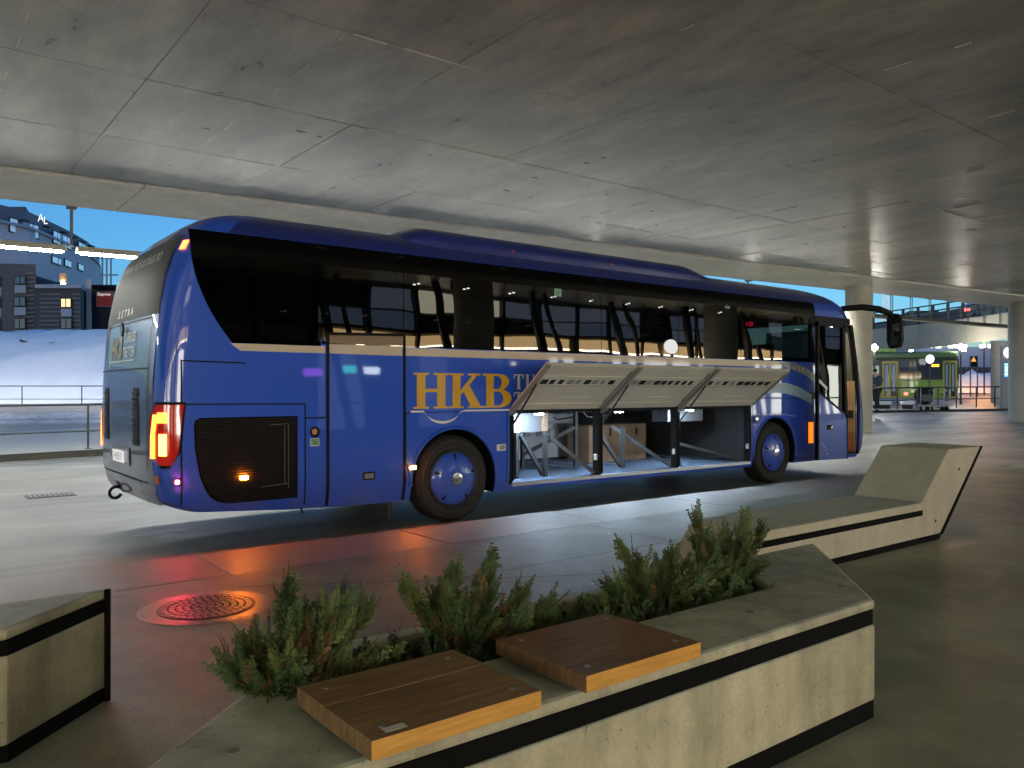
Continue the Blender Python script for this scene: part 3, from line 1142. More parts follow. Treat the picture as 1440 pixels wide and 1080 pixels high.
# side marker lamps
def marker(x, z, e, w=.075, h=.035, name='side_marker'):
    m_ = panel(name, rrect(x - w / 2 - .015, z - h / 2 - .012, x + w / 2 + .015, z + h / 2 + .012, .008, 2), M_black, coach, -.003, .008)
    return panel('marker_lens', rrect(x - w / 2, z - h / 2, x + w / 2, z + h / 2, .008, 2), e, m_, .004, .02)


marker(-.575, .67, E_org)
marker(-2.47, .685, E_org)
marker(-3.09, .685, E_redm, .03, .03)
marker(7.36, .80, E_orgpatch, .13, .36)  # large glowing patch imitates orange light falling on the panel

# wheels
def wheel(x, y0, s, name='wheel'):
    c = Vector((x, y0, .505))
    w = MB().lathe([(.30, s * .03), (.345, s * -.002), (.352, s * -.006), (.36, s * -.002), (.40, s * -.010), (.405, s * -.014), (.412, s * -.010), (.45, s * -.008), (.455, s * -.011), (.462, s * -.002), (.487, s * .014), (.503, s * .05), (.505, s * .15), (.503, s * .25), (.485, s * .29), (.40, s * .31), (.30, s * .30)], c, 'Y', 56)
    o = w.build(name, M_tyre, coach, smooth=True)
    cap = MB().lathe([(.315, s * .02), (.305, s * -.005), (.27, s * -.032), (.19, s * -.06), (.10, s * -.072), (.05, s * -.074)], c, 'Y', 48)
    rim = cap.build('rim', M_paint, o, smooth=True)
    rl = MB().lathe([(.318, s * .01), (.330, s * -.012), (.318, s * -.016), (.306, s * -.004)], c, 'Y', 48, closed=True)
    rl.build('rim_ring', M_dgrey, o, smooth=True)
    for k in range(5):
        a = R_(36 + 72 * k - 18)
        u = Vector((math.cos(a), 0, math.sin(a)))
        t = Vector((-math.sin(a), 0, math.cos(a)))
        pp = [c + u * .20 + Vector((0, s * -.0615, 0)), c + u * .285 + t * .022 + Vector((0, s * -.03, 0)), c + u * .285 - t * .022 + Vector((0, s * -.03, 0))]
        MB().add(pp, [(0, 1, 2)]).build('slot', M_black, o, fixn=False)
    em = MB().lathe([(.075, s * -.07), (.075, s * -.082), (.06, s * -.086)], c, 'Y', 24).build('hub_emblem', M_chrome, o, smooth=True)
    return o


wheel(0, .04, 1)
wheel(6.33, .04, 1)
wheel(0, BW - .04, -1)
wheel(6.33, BW - .04, -1)
axm = MB()
axm.tube([(0, .3, .5), (0, 2.2, .5)], .12)
axm.build('axle', M_dgrey, coach)
MB().tube([(6.33, .3, .5), (6.33, 2.2, .5)], .10).build('axle', M_dgrey, coach)
mf = MB().box((-.86, .05, .12), (-.80, .42, .33))
mf.build('mud_flap', M_dgrey, coach)

# luggage compartments
posts = [(.80, .86), (2.285, 2.375), (3.855, 3.945), (5.62, 5.68)]
for a, b in posts:
    MB().box((a, .012, .385), (b, .10, 1.262)).build('bay_post', M_black, coach, bevel=.01)
MB().box((.80, .03, .381), (5.68, 2.375, .395)).build('bay_floor', M_carpet, coach)
MB().box((.84, -.006, .352), (5.66, .035, .398)).build('bay_sill', M_alu, coach, bevel=.004)
MB().box((.80, -.004, 1.262), (5.68, .05, 1.29)).build('bay_header', M_black, coach)
MB().box((2.6, 2.30, .42), (3.95, 2.376, 1.15)).build('bay_back_panel', M_baywall, coach)
bt = MB()
for x in (2.72, 3.12, 3.52):
    bt.box((x, 2.28, .78), (x + .28, 2.30, .98))
bt.build('bay_back_tray', mat('tray grey', (.30, .33, .38), .5), coach)
for i, x in enumerate((1.34, 2.78, 4.28)):
    lm = MB().box((x - .07, .055, 1.237), (x + .07, .125, 1.262)).build('bay_lamp', M_dgrey, coach)
    MB().box((x - .05, .062, 1.226), (x + .05, .118, 1.238)).build('lamp_lens', E_bay, lm)
# control boxes
M_cbox = mat('grey control box', (.09, .095, .10), .5, metal=.3)
cbx = MB().box((1.0, .38, .98), (1.62, .70, 1.235)).build('control_box', M_cbox, coach, bevel=.006)
MB().box((1.10, .374, .99), (1.27, .381, 1.11)).build('box_label', M_whitev, cbx)
MB().box((1.62, .34, .97), (1.70, .7, 1.235)).build('box_bracket', mat('rusty bracket', (.18, .11, .07), .7), cbx)
MB().box((4.12, .38, 1.05), (4.95, .7, 1.235)).build('control_box', M_cbox, coach, bevel=.006)
MB().box((4.35, 1.6, .85), (4.75, 1.65, .97)).build('vent_plate', M_steel, coach)
# steel struts
for a, b in (((1.18, .35, .395), (1.18, .35, .98)), ((1.62, .30, .395), (1.62, .30, 1.0)), ((1.22, .32, .96), (1.60, .32, .42)), ((1.68, .40, .98), (2.28, .06, .42)),
             ((2.0, 1.2, .62), (2.6, .8, 1.0)), ((2.0, 1.25, .42), (2.0, 1.25, 1.26)), ((2.80, 1.0, .40), (2.80, 1.0, 1.26)), ((3.12, .35, .42), (3.12, .35, 1.0)), ((2.62, .4, 1.02), (3.10, .36, .44)),
             ((3.25, .7, 1.0), (3.86, .10, .42)), ((4.8, .9, .7), (5.6, .3, .44))):
    MB().bar(a, b, .05, .05).build('bay_strut', M_dgrey, coach)
bx = MB().box((3.45, 1.40, .396), (4.75, 1.9, .98)).build('crate', M_card, None)
tag(bx, 'brown wooden crate standing inside the middle luggage bay', 'crate')
for i in range(4):
    MB().box((3.6 + .3 * i, 1.385, .80), (3.63 + .3 * i, 1.401, .92)).build('crate_slot', M_black, bx)
tk = MB()
tk.box((1.75, .9, .98), (2.28, 1.5, 1.05))
tk.box((1.75, .9, 1.10), (2.28, 1.5, 1.22))
tk.build('storage_shelf', M_dgrey, coach)
MB().box((.865, .2, .40), (.90, .9, 1.2)).build('bay_wall_liner', M_bayin, coach)
MB().tube([(.865, .03, .40), (.865, .03, 1.26)], .009).build('bay_edge_trim', M_whitev, coach)
MB().box((.98, .62, .40), (1.12, 1.0, .98)).build('battery_box', M_black, coach, bevel=.01)
pip = MB()
for i in range(9):
    x = .90 + random.uniform(0, 4.5)
    pip.tube([(x, 1.0 + random.random(), 1.24), (x + .3, 1.1 + random.random(), 1.2), (x + .9, 1.0 + random.random(), 1.235)], .03)
pip.build('pipe_bundle', M_dgrey, coach, kind='stuff')

# seals, latches, cables and striker plates of the bays
for a, b in ((.86, 2.285), (2.375, 3.855), (3.945, 5.62)):
    MB().tube([(a, .004, .42), (a, .004, 1.24), (a + .03, .004, 1.262), (b - .03, .004, 1.262), (b, .004, 1.24), (b, .004, .42)], .011, 6).build('rubber_seal', M_black, coach, smooth=True)
    MB().box((b - .045, -.004, .60), (b - .005, .03, .68)).build('latch', M_whitev, coach, bevel=.004)
    MB().tube([(a + .3, 1.7, 1.25), (a + .5, 1.5, 1.08), (a + .8, 1.45, 1.12), (a + 1.1, 1.6, 1.25)], .012, 6).build('hanging_cable', M_black, coach, smooth=True)
    MB().tube([(a + .1, .5, 1.24), (a + .25, .55, 1.15), (a + .6, .5, 1.18), (a + .9, .6, 1.25)], .009, 6).build('hanging_cable', M_dgrey, coach, smooth=True)
    for q in (.25, .55, .85):
        MB().box((a + (b - a) * q, 1.0, .3955), (a + (b - a) * q + .02, 2.2, .399)).build('floor_strip', M_alu, coach)
# raised flaps
EY, EZ = -.787, .617


def flapmap(x, s, h):
    return (x, -.012 + EY * s - EZ * h, 1.30 + EZ * s + EY * h)


for (a, b) in ((.80, 2.31), (2.35, 3.88), (3.92, 5.68)):
    fl = MB().box((a, 0, -.022), (b, .88, 0))
    fl.v = [flapmap(*p) for p in fl.v]
    fo = fl.build('luggage_flap', M_flap, coach, bevel=.004)

    def fbox(n_, m_, x0, s0, h0, x1, s1, h1, bevel=.003):
        q = MB().box((x0, s0, h0), (x1, s1, h1))
        q.v = [flapmap(*p) for p in q.v]
        return q.build(n_, m_, fo, bevel=bevel)
    fbox('side_rail', M_flapr, a, .02, 0, a + .055, .86, .035)
    fbox('side_rail', M_flapr, b - .035, .02, 0, b - .002, .86, .03)
    fbox('outer_rail', M_flap, a + .06, .80, 0, b - .04, .878, .03)
    fbox('hinge_rail', M_flap, a + .06, .005, 0, b - .04, .12, .018)
    fbox('step_rib', M_flap, a + .06, .60, 0, b - .04, .66, .012)
    ns = 9
    for i in range(ns):
        x0 = a + .13 + (b - a - .24) * i / ns
        wdt = (b - a - .24) / ns * random.uniform(.5, .85)
        fbox('slot', random.choice([M_black, M_flapr, M_black]), x0, .50, -.002, x0 + wdt, .585, .002, 0)
    fbox('latch_tray', mat('tray cream', (.5, .49, .43), .5), a + .10, .46, 0, b - .08, .50, .014)
    fbox('handle_highlight', M_whitev, a + (b - a) * .45, .22, 0, a + (b - a) * .75, .245, .006)  # white strip painted in as light reflected off the handle
    st = MB().tube([flapmap(a + .03, .55, .05), (a + .03, .03, 1.05)], .012, 6)
    st.build('gas_strut', M_dgrey, fo)
    hg = MB().box((a - .005, -.06, -.02), (a + .07, .06, .05))
    hg.v = [flapmap(*p) for p in hg.v]
    hg.build('hinge', M_flapr, fo, bevel=.004)

# open front door, plugged out and slid back
DY = -.34
dx0, dx1 = 7.03, 7.97
dout = MB().box((dx0, DY, .34), (dx1, DY + .05, 1.30))
dl = MB().prism([(dx0, .36), (dx1, .34), (dx1, 1.08), (dx0, 1.52)], (DY, DY + .045), lambda a, b, h: (a, h, b)).build('front_door', M_paint, coach, bevel=.006)
MB().prism([(dx0 + .04, 1.54), (dx1 - .05, 1.12), (dx1 - .13, 2.60), (dx0 + .04, 2.62)], (DY + .018, DY + .028), lambda a, b, h: (a, h, b)).build('door_glass', M_glassc, dl)
for a, b, w in (((dx0 + .02, .36), (dx0 + .02, 2.68), .04), ((dx1 - .03, 1.06), (dx1 - .13, 2.68), .07), ((dx0, 2.65), (dx1 - .12, 2.65), .07), ((dx0, 1.52), (dx1, 1.08), .035), ((dx1 - .012, .34), (dx1 - .012, 1.1), .02)):
    MB().bar((a[0], DY + .02, a[1]), (b[0], DY + .02, b[1]), .055, w, up=(0, 0, 1) if a[0] != b[0] else (1, 0, 0)).build('door_frame', M_black, dl)
hh = MB().box((dx0 + .28, DY - .012, .86), (dx0 + .44, DY + .002, .94)).build('door_handle', M_black, dl, bevel=.008)
MB().box((dx0 + .38, DY - .022, .885), (dx0 + .42, DY - .010, .915)).build('handle_button', M_chrome, hh)
decal('door_swoosh', shape2d([[(dx0 + .05, 1.50), (dx0 + .30, 1.36), (dx0 + .30, 1.31), (dx0 + .05, 1.44)]]), lambda a, b: (a, DY - .002, b + .22), M_silver, dl)
for i in range(4):
    a = dx0 + .13 + i * .05
    MB().box((a, DY - .003, .62 - i * .06), (a + .025, DY + .001, .645 - i * .06)).build('dash_mark', M_palebl, dl)
# door surround: black A pillar, entrance steps, rail
ap = MB()
for v in range(17):
    pass
def apil(u, v):
    z = .36 + 2.62 * v
    y = .002 + .20 * u
    return (xfront(y, z) + .012, y, z)


MB().grid(6, 24, apil).build('front_pillar', M_black, coach, smooth='all', fixn=False)
MB().tube([(8.93, .03, .36), (8.95, .02, 1.2), (8.86, .02, 2.0), (8.70, .03, 2.72)], .055, 8).build('door_post', M_black, coach, smooth=True)
MB().bar((7.5, .02, 2.78), (8.66, .03, 2.78), .06, .10).build('door_header', M_black, coach)
panel('front_side_shade', [(7.0, .36), (7.83, .36), (7.83, 1.5), (7.0, 1.5)], M_dgrey, coach, -.004, .003)  # dark sheet stands in for the shade behind the open door
for i, (z, d) in enumerate(((.50, .28), (.72, .42), (.95, .54))):
    MB().box((7.87, d - .12, .37), (8.84, d, z)).build('entrance_step', [M_brick, M_tan, M_tan][i], coach)
MB().box((7.87, .53, .37), (8.84, .56, 1.75)).build('entrance_back', M_tan, coach)
MB().box((8.35, .6, 1.45), (9.05, 2.2, 1.62)).build('dashboard', M_tan, coach, bevel=.03)
MB().box((8.825, .012, .40), (8.855, .54, .76)).build('step_side_panel', M_brick, coach)
MB().box((8.825, .012, .765), (8.855, .54, 1.70)).build('dash_side_panel', M_tan, coach)
MB().box((8.80, .03, 1.02), (8.826, .30, 1.16)).build('heater_vent', M_dgrey, coach)
el = MB().box((8.2, .25, 2.69), (8.5, .45, 2.715)).build('entrance_lamp', emitm('entrance lamp', (1.0, .85, .65), 45), coach)
MB().tube([(8.15, .10, 1.42), (8.42, .08, 1.22), (8.50, .08, 1.05), (8.52, .09, .70), (8.60, .12, .62)], .018, 8).build('grab_rail', M_chrome, coach, smooth=True)
# driver seat, wheel, passenger seats
def seat(x, y, z, name):
    s = MB()
    s.box((x - .25, y - .24, z), (x + .22, y + .24, z + .16))
    b_ = MB().prism([(x - .34, z + .10), (x - .22, z + .08), (x - .34, z + .78), (x - .46, z + .80)], (y - .22, y + .22), lambda a, b, h: (a, h, b))
    o = s.build(name, M_seat, coach, bevel=.05)
    b_.build('backrest', M_seat, o, bevel=.06, seg=3)
    return o


seat(7.6, 1.9, 1.65, 'driver_seat')
seat(7.35, .65, 1.55, 'guide_seat')
for i in range(11):
    for y in (.42, .92, 1.65, 2.13):
        seat(-2.2 + i * .78, y, 1.53, 'passenger_seat')
stw = MB().lathe([(.22 + .018 * math.cos(R_(a)), .018 * math.sin(R_(a))) for a in range(0, 360, 45)], (8.25, 1.9, 1.95), 'Z', 24, closed=True)
stw.build('steering_wheel', M_black, coach, smooth=True)
# clock and small stickers in the windows
MB().box((5.72, .16, 2.555), (5.98, .20, 2.66)).build('clock_box', M_black, coach)
decal('clock_digits', text2d('11:57', .10, .95), lambda a, b: (5.74 + a, .155, 2.575 + b), E_reddig, coach)
for x, z in ((1.52, 2.735), (5.0, 2.80)):
    o = panel('exit_sticker', rrect(x, z, x + .12, z + .10, .004, 2), mat('green sticker', (.25, .50, .36), .5), coach, .005, .008)
    decal('sticker_text', text2d('29', .075, .9), lambda a, b: side(x + .015 + a, z + .02 + b, .0095), mat('sticker dark', (.05, .15, .08), .5), o)
rd = 0
for i in range(9):
    x = -.25 + i * .72
    d_ = MB()
    d_.lathe([(.018, 0), (.018, -.012)], (x, .5, 2.80), 'Z', 10)
    d_.lathe([(.018, 0), (.018, -.012)], (x + .06, .5, 2.815), 'Z', 10)
    d_.build('reading_lamp', emitm('reading lamp', (1, .95, .9), 25), coach)

# mirror arm
am = MB().tube([(8.55, .10, 3.02), (8.85, -.12, 3.05), (9.15, -.28, 3.02), (9.38, -.36, 2.95), (9.50, -.40, 2.80)], [.05, .06, .06, .058, .05], 10)
ma = am.build('mirror_arm', M_black, coach, smooth=True)
mh = MB()
mc = Vector((9.52, -.40, 2.64))
fwd = Vector((1, .0, 0))
mh.prism([(-.11, -.32), (.09, -.34), (.14, -.2), (.14, .22), (.08, .32), (-.08, .30), (-.14, .15), (-.15, -.2)], (-.07, .05), lambda a, b, h: (mc.x + h, mc.y + a, mc.z + b))
mhous = mh.build('mirror_housing', M_black, ma, bevel=.03, seg=3)
MB().prism([(-.09, -.29), (.08, -.30), (.105, -.17), (.105, .10), (-.11, .12), (-.115, -.15)], (-.085, -.074), lambda a, b, h: (mc.x + h, mc.y + a, mc.z + b)).build('mirror_glass', mat('mirror', (.8, .8, .8), .03, metal=1), mhous)

# ---- rear end
def rmap(y, z, off=.006):
    return (xrear(y, z) - off, y, z)


def rpatch(name, y0, y1, z0, z1, m, parent, off=.006, ny=16, nz=10, label=None, shape=None):
    def fn(u, v):
        z = z0 + (z1 - z0) * v
        a, b = (shape(z) if shape else (y0, y1))
        return rmap(a + (b - a) * u, z, off)
    return MB().grid(ny, nz, fn).build(name, m, parent, smooth='all', fixn=False, label=label)


M_rear = mat('silver blue rear paint', (0.11, 0.13, 0.21), 0.35, metal=0.35, coat=0.9, bump=0.05, bscale=2)
rpatch('rear_panel', .17, 2.38, .45, 2.25, M_rear, coach, .003, 32, 30)
rw = rpatch('rear_window', .2, 2.35, 2.25, 3.03, M_glassr, coach, .006, ny=28, nz=28, shape=lambda z: (.16 + .05 * (z - 2), 2.39 - .05 * (z - 2)))


def rtext(s, size, y0, z0, sx, m, name, shear=0, off=.012, bold=0):
    # letters run from far side (left in the picture) to near side
    vf = text2d(s, size, sx, shear, bold=bold)
    wmax = max(v[0] for v in vf[0])
    return decal(name, vf, lambda a, b: rmap(y0 - a, z0 + b, off), m, coach)


rtext('www.hkb-turbuss.no', .19, 2.0, 2.80, .95, mat('pale web lettering', (.55, .57, .55), .5), 'lettering', shear=.25)
for i_, ch_ in enumerate('SETRA'):
    rtext(ch_, .11, 1.66 - .14 * i_, 2.30, 1.25, M_whitev, 'maker_letter', bold=.003)
rtext('HKB', .32, 1.80, 1.87, .80, mat('gold vinyl', (.40, .30, .10), .4), 'lettering', bold=.012)
rtext('TURBUSS', .15, 1.24, 2.02, .80, M_whitev, 'lettering', bold=.004)
rtext('TRETTEN', .15, 1.24, 1.87, .82, M_whitev, 'lettering', bold=.004)
for (a, b, z0, z1) in ((1.84, .72, 1.825, 1.84), (1.84, 1.82, 1.77, 1.84)):
    rpatch('lettering_line', b, a, z0, z1, M_whitev, coach, .011, 6, 2)
rpatch('hatch_seam', .28, 2.30, 1.735, 1.75, M_black, coach, .009, 16, 1)
for y in (.27, 2.29):
    rpatch('hatch_seam', y - .006, y + .006, .80, 2.22, M_black, coach, .009, 1, 12)
rpatch('hatch_seam', .28, 2.30, 2.215, 2.23, M_black, coach, .009, 16, 1)
rpatch('bumper_seam', .30, 2.26, .655, .668, M_black, coach, .009, 16, 1)
for y in (.52, 2.03):
    rpatch('bumper_seam', y - .006, y + .006, .42, .66, M_black, coach, .009, 1, 6)
# rear emblem
em = MB().prism([(0, -.07), (.06, 0), (0, .07), (-.06, 0)], (0, .02), lambda a, b, h: (xrear(1.27 + a, 2.0) - .005 - h, 1.27 + a, 2.16 + b)).build('rear_emblem', M_dgrey, coach)
# louvre
for yc in (.62, 1.93):
    lv = rpatch('rear_louvre', 0, 0, 1.0, 1.56, M_black, coach, .010, 6, 8, shape=lambda z, yc=yc: (yc - .11 + .05 * (z - 1.0), yc + .11 - .06 * abs(z - 1.2)))
    for i in range(10):
        z = 1.03 + i * .051
        q = MB().add([rmap(yc - .085, z, .012), rmap(yc + .085, z, .012), rmap(yc + .085, z + .02, .035), rmap(yc - .085, z + .02, .035)], [(0, 1, 2, 3)])
        q.build('louvre_slat', M_dgrey, lv, fixn=False)
# number plate
npl = rpatch('number_plate', 1.0, 1.52, .80, .92, E_plate, coach, .03, 4, 2)
rtext('VH 83517', .11, 1.46, .822, .8, M_black, 'plate_text', off=.034)
rpatch('plate_recess', .86, 1.66, .775, .96, mat('recess chrome', (.35, .36, .42), .2, metal=.7), coach, .012, 6, 3)
# tow hook
MB().tube([(-3.22, 1.60, .50)] + [(-3.27 + .065 * math.cos(R_(a)), 1.60 + .1 * (a - 90) / 250, .44 + .065 * math.sin(R_(a))) for a in range(80, 350, 18)], .017, 8).build('tow_hook', M_black, coach, smooth=True)
rpatch('hook_slot', 1.52, 1.66, .44, .56, M_black, coach, .009, 2, 2)

# corner lamps that wrap round: parametrised by distance along the ring near the near-side rear corner
def cpoint(t, z, off, farside=False):
    """t in degrees round the rear superellipse: -90 is the near side, 0 the rear centre"""
    b = BW / 2 - ins(z)
    xr = smooth_tab(XR, z)

    def P(t):
        s, c = math.sin(R_(t)), max(0, math.cos(R_(t)))
        return Vector((xr + DR - DR * c ** (2 / NR), BW / 2 + b * math.copysign(abs(s) ** (2 / NR), s), z))
    p0, p1, p2 = P(t), P(min(t + 1.5, 89.9)), P(max(t - 1.5, -89.9))
    d = (p1 - p2).normalized()
    nrm = Vector((-d.y, d.x, 0)) if True else None
    c = Vector((3, BW / 2, z))
    if nrm.dot(p0 - c) < 0:
        nrm = -nrm
    q = p0 + nrm * off
    if farside:
        q = Vector((q.x, BW - q.y, q.z))
    return q


def cpatch(name, t0, t1, z0, z1, m, parent, off, shape=None, far=False, nt=20, nz=12):
    def fn(u, v):
        z = z0 + (z1 - z0) * v
        a, b = shape(z) if shape else (t0, t1)
        return cpoint(a + (b - a) * u, z, off, far)
    return MB().grid(nt, nz, fn).build(name, m, parent, smooth='all', fixn=False)


for far in (False, True):
    tl = cpatch('tail_light', 0, 0, .84, 1.40, M_tailred, coach, .012, lambda z: (lerp([(.84, -79), (.95, -86), (1.40, -89)], z), lerp([(.84, -58), (1.0, -42), (1.25, -40), (1.40, -52)], z)), far)
    cpatch('lamp_bezel', 0, 0, .81, 1.425, M_black, tl, .008, lambda z: (lerp([(.81, -76), (.95, -88), (1.42, -89.5)], z), lerp([(.81, -62), (1.0, -38), (1.25, -37), (1.425, -50)], z)), far)
    cpatch('lamp_glow', 0, 0, .90, 1.31, E_tail, tl, .020, lambda z: (-53 - 6 * max(0, (z - 1.15) / .16), -43 - 5 * max(0, (z - 1.1) / .2)), far, 8, 10)
    cpatch('lamp_glow', 0, 0, 1.23, 1.33, E_tail, tl, .020, lambda z: (-74, -57), far, 8, 4)
    cpatch('brake_glow', 0, 0, .93, 1.13, E_tail2, tl, .022, lambda z: (-73, -60), far, 8, 6)
    hb = cpatch('high_brake_lamp', -64, -52, 2.86, 2.95, E_hi, coach, .010, None, far, 6, 3)
    cpatch('rear_reflector', -56, -46, .66, .74, mat('orange reflector', (.5, .12, .03), .2, coat=1), coach, .010, None, far, 4, 2)
MB().tube([(-1.86, .06, .34), (-1.86, .02, .28)], .012).build('drain_pipe', M_black, coach)

# ------------------------------------------------------------------ benches
def bench_planter():
    fy, by = -5.97, -5.09
    zt = .63
    fx0, fx1 = -5.02, -1.81           # front edge ends; both ends run 45 degrees back to the right
    sk = by - fy
    t = thing('planter_bench', (-3.2, -5.5, PZ), 'concrete planter bench with two wooden seats and shrubs in the foreground', 'bench')
    outer = [(fx0, fy), (fx1, fy), (fx1 + sk * 1.1, by), (fx0 + sk * 1.1, by)]
    hx0, hx1, hy0, hy1 = -4.22, -1.98, -5.56, -5.17
    hole = [(hx0, hy0), (hx1, hy0), (hx1 + .27, hy1), (hx0 + .40, hy1)]
    band0, band1, plinth = .522, .587, .075

    def slabring(z0, z1, name, m, inset=0.0, bevel=.012):
        def insetp(P, d):
            cx = sum(p[0] for p in P) / 4
            cy = sum(p[1] for p in P) / 4
            return [(x + math.copysign(d, cx - x), y + math.copysign(d, cy - y)) for x, y in P]
        O = insetp(outer, inset)
        mb = MB()
        vs = [(x, y, z0) for x, y in O] + [(x, y, z0) for x, y in hole] + [(x, y, z1) for x, y in O] + [(x, y, z1) for x, y in hole]
        fs = []
        for i in range(4):
            j = (i + 1) % 4
            fs += [(i, j, j + 8, i + 8), (i + 4, i + 12, j + 12, j + 4), (i + 8, j + 8, j + 12, i + 12), (i, i + 4, j + 4, j)]
        mb.add(vs, fs)
        return mb.build(name, m, t, bevel=bevel)
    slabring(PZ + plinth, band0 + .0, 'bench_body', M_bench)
    slabring(band0 + .0, band1, 'black_band', M_bblack, -.006, .003)
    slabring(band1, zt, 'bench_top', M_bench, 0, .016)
    slabring(PZ - .01, PZ + plinth, 'plinth', M_bblack, -.004, .003)
    so = MB().prism([(hx0, hy0 + .003), (hx1 - .003, hy0 + .003), (hx1 + .265, hy1 - .003), (hx0 + .4, hy1 - .003)], (PZ, zt - .07), lambda a, b, h: (a, b, h))
    so.build('soil', M_soil, t)
    # seats
    for si, (x0, x1) in enumerate(((-4.275, -3.745), (-3.575, -3.055))):
        y0, y1 = -6.03, -5.585
        seat_o = MB().box((x0 + .05, y0 + .10, zt - .004), (x0 + .12, y1 - .03, zt + .02))
        seat_o.box((x1 - .12, y0 + .10, zt - .004), (x1 - .05, y1 - .03, zt + .02))
        so_ = seat_o.build('seat_board', M_bblack, t)
        npl_ = 5
        for i in range(npl_):
            a = y0 + (y1 - y0) * i / npl_
            b = y0 + (y1 - y0) * (i + 1) / npl_
            pm = MB()
            top = M_wood if si == 0 else M_wood2
            zt0, zt1 = zt + .021, zt + .072 + random.uniform(-.0008, .0008)
            pm.use(top).box((x0, a + .0004, zt0), (x1, b - .0004, zt1))
            if i == 0:
                pm.mats.append(M_woodedge)  # front face of the first plank is a brighter orange
                for fi in range(len(pm.f)):
                    if fi == 2:
                        pm.mi[fi] = 1
            pl_ = pm.build('plank', None, so_, bevel=.003 if i in (0, npl_ - 1) else 0, fixn=False)
        for bxx in (x0 + .06, x1 - .06):
            for byy in (y0 + .06, y1 - .06):
                MB().lathe([(.010, 0), (.010, .003)], (bxx, byy, zt + .0715), 'Z', 10).build('screw_head', M_steel, so_)
        if si == 0:
            st = MB().prism([(-4.225, -6.012), (-4.165, -6.012), (-4.165, -5.985), (-4.225, -5.985)], (zt + .0730, zt + .0738), lambda a, b, h: (a, b, h))
            st.build('paper_label', mat('white paper label', (.6, .6, .58), .6), so_)
    for (x, y) in ((-4.50, -5.72), (-1.55, -5.45), (-1.7, -5.75), (-1.25, -5.22), (-2.4, -5.75)):
        MB().lathe([(.018, 0), (.018, .002)], (x, y, zt), 'Z', 12).build('lifting_plug', mat('plug', (.2, .2, .16), .8), t)
    return t


pb = bench_planter()


def bench_left():
    t = thing('concrete_bench', (-5.4, -3.9, PZ), 'concrete bench with black bands at the left edge of the picture', 'bench')
    fy, by = -4.15, -3.715
    P = [(-8.0, fy), (-4.83, fy), (-4.405, by), (-7.6, by)]

    def pr(z0, z1, name, m, d=0, bevel=.01, cut=0):
        Q = [(x + (d if x > -6 else -d), y + (d if y > -4 else -d)) for x, y in P]
        if cut:
            Q[2] = (Q[2][0] - .02, Q[2][1])
        MB().prism(Q, (z0, z1), lambda a, b, h: (a, b, h)).build(name, m, t, bevel=bevel)
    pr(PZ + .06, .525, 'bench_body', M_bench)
    pr(.525, .582, 'black_band', M_bblack, .004, .002)
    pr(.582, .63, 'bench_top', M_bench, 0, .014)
    pr(PZ - .01, PZ + .06, 'plinth', M_bblack, .003, .002)
    MB().tube([(-4.398, by - .006, PZ), (-4.398, by - .006, .628)], .014, 8).build('corner_strip', M_bblack, t)
    return t


bench_left()


def bench_lounge():
    t = thing('lounge_bench', (1.2, -3.9, PZ), 'concrete lounging bench with a sloping backrest beside the coach', 'bench')
    y0, y1 = -4.23, -3.56

    def ex(poly, a, b, name, m, bevel=.01):
        return MB().prism(poly, (a, b), lambda x, z, h: (x, h, z)).build(name, m, t, bevel=bevel)
    sz = .495
    body_ = [(-.42, PZ + .05), (2.72, PZ + .05), (3.62, .965), (2.90, .965), (2.36, sz), (-.10, sz)]
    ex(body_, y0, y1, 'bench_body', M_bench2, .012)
    ex([(-.46, PZ - .01), (2.69, PZ - .01), (2.735, PZ + .05), (-.42, PZ + .05)], y0 - .003, y1 + .003, 'plinth', M_bblack, .002)
    ex([(2.725, PZ + .04), (2.775, PZ + .04), (3.665, .962), (3.625, .962)], y0 - .003, y1 + .003, 'edge_strip', M_bblack, .002)
    MB().prism([(-.20, .375), (2.36, .375), (2.36, .425), (-.165, .425)], (y0 - .004, y0 + .02), lambda x, z, h: (x, h, z)).build('black_band', M_bblack, t)
    for (x, z) in ((3.12, .76), (2.62, .30)):
        MB().lathe([(.016, -.003), (.016, .01)], (x, y0, z), 'Y', 12).build('lifting_plug', M_dgrey, t)
    return t


bench_lounge()

# ------------------------------------------------------------------ evergreen shrubs in the planter
def leafmat(name, c1, c2):
    return mat(name, c1, .6, col2=c2, vscale=9, spec=.3)


M_leafs = [leafmat('cypress green', (0.032, 0.075, 0.024), (0.085, 0.14, 0.055)), leafmat('cypress yellow green', (0.065, 0.105, 0.026), (0.14, 0.17, 0.05)), leafmat('cypress brown', (0.16, 0.075, 0.03), (0.24, 0.12, 0.05))]
M_twig = mat('cypress twig', (0.09, 0.05, 0.028), .8)


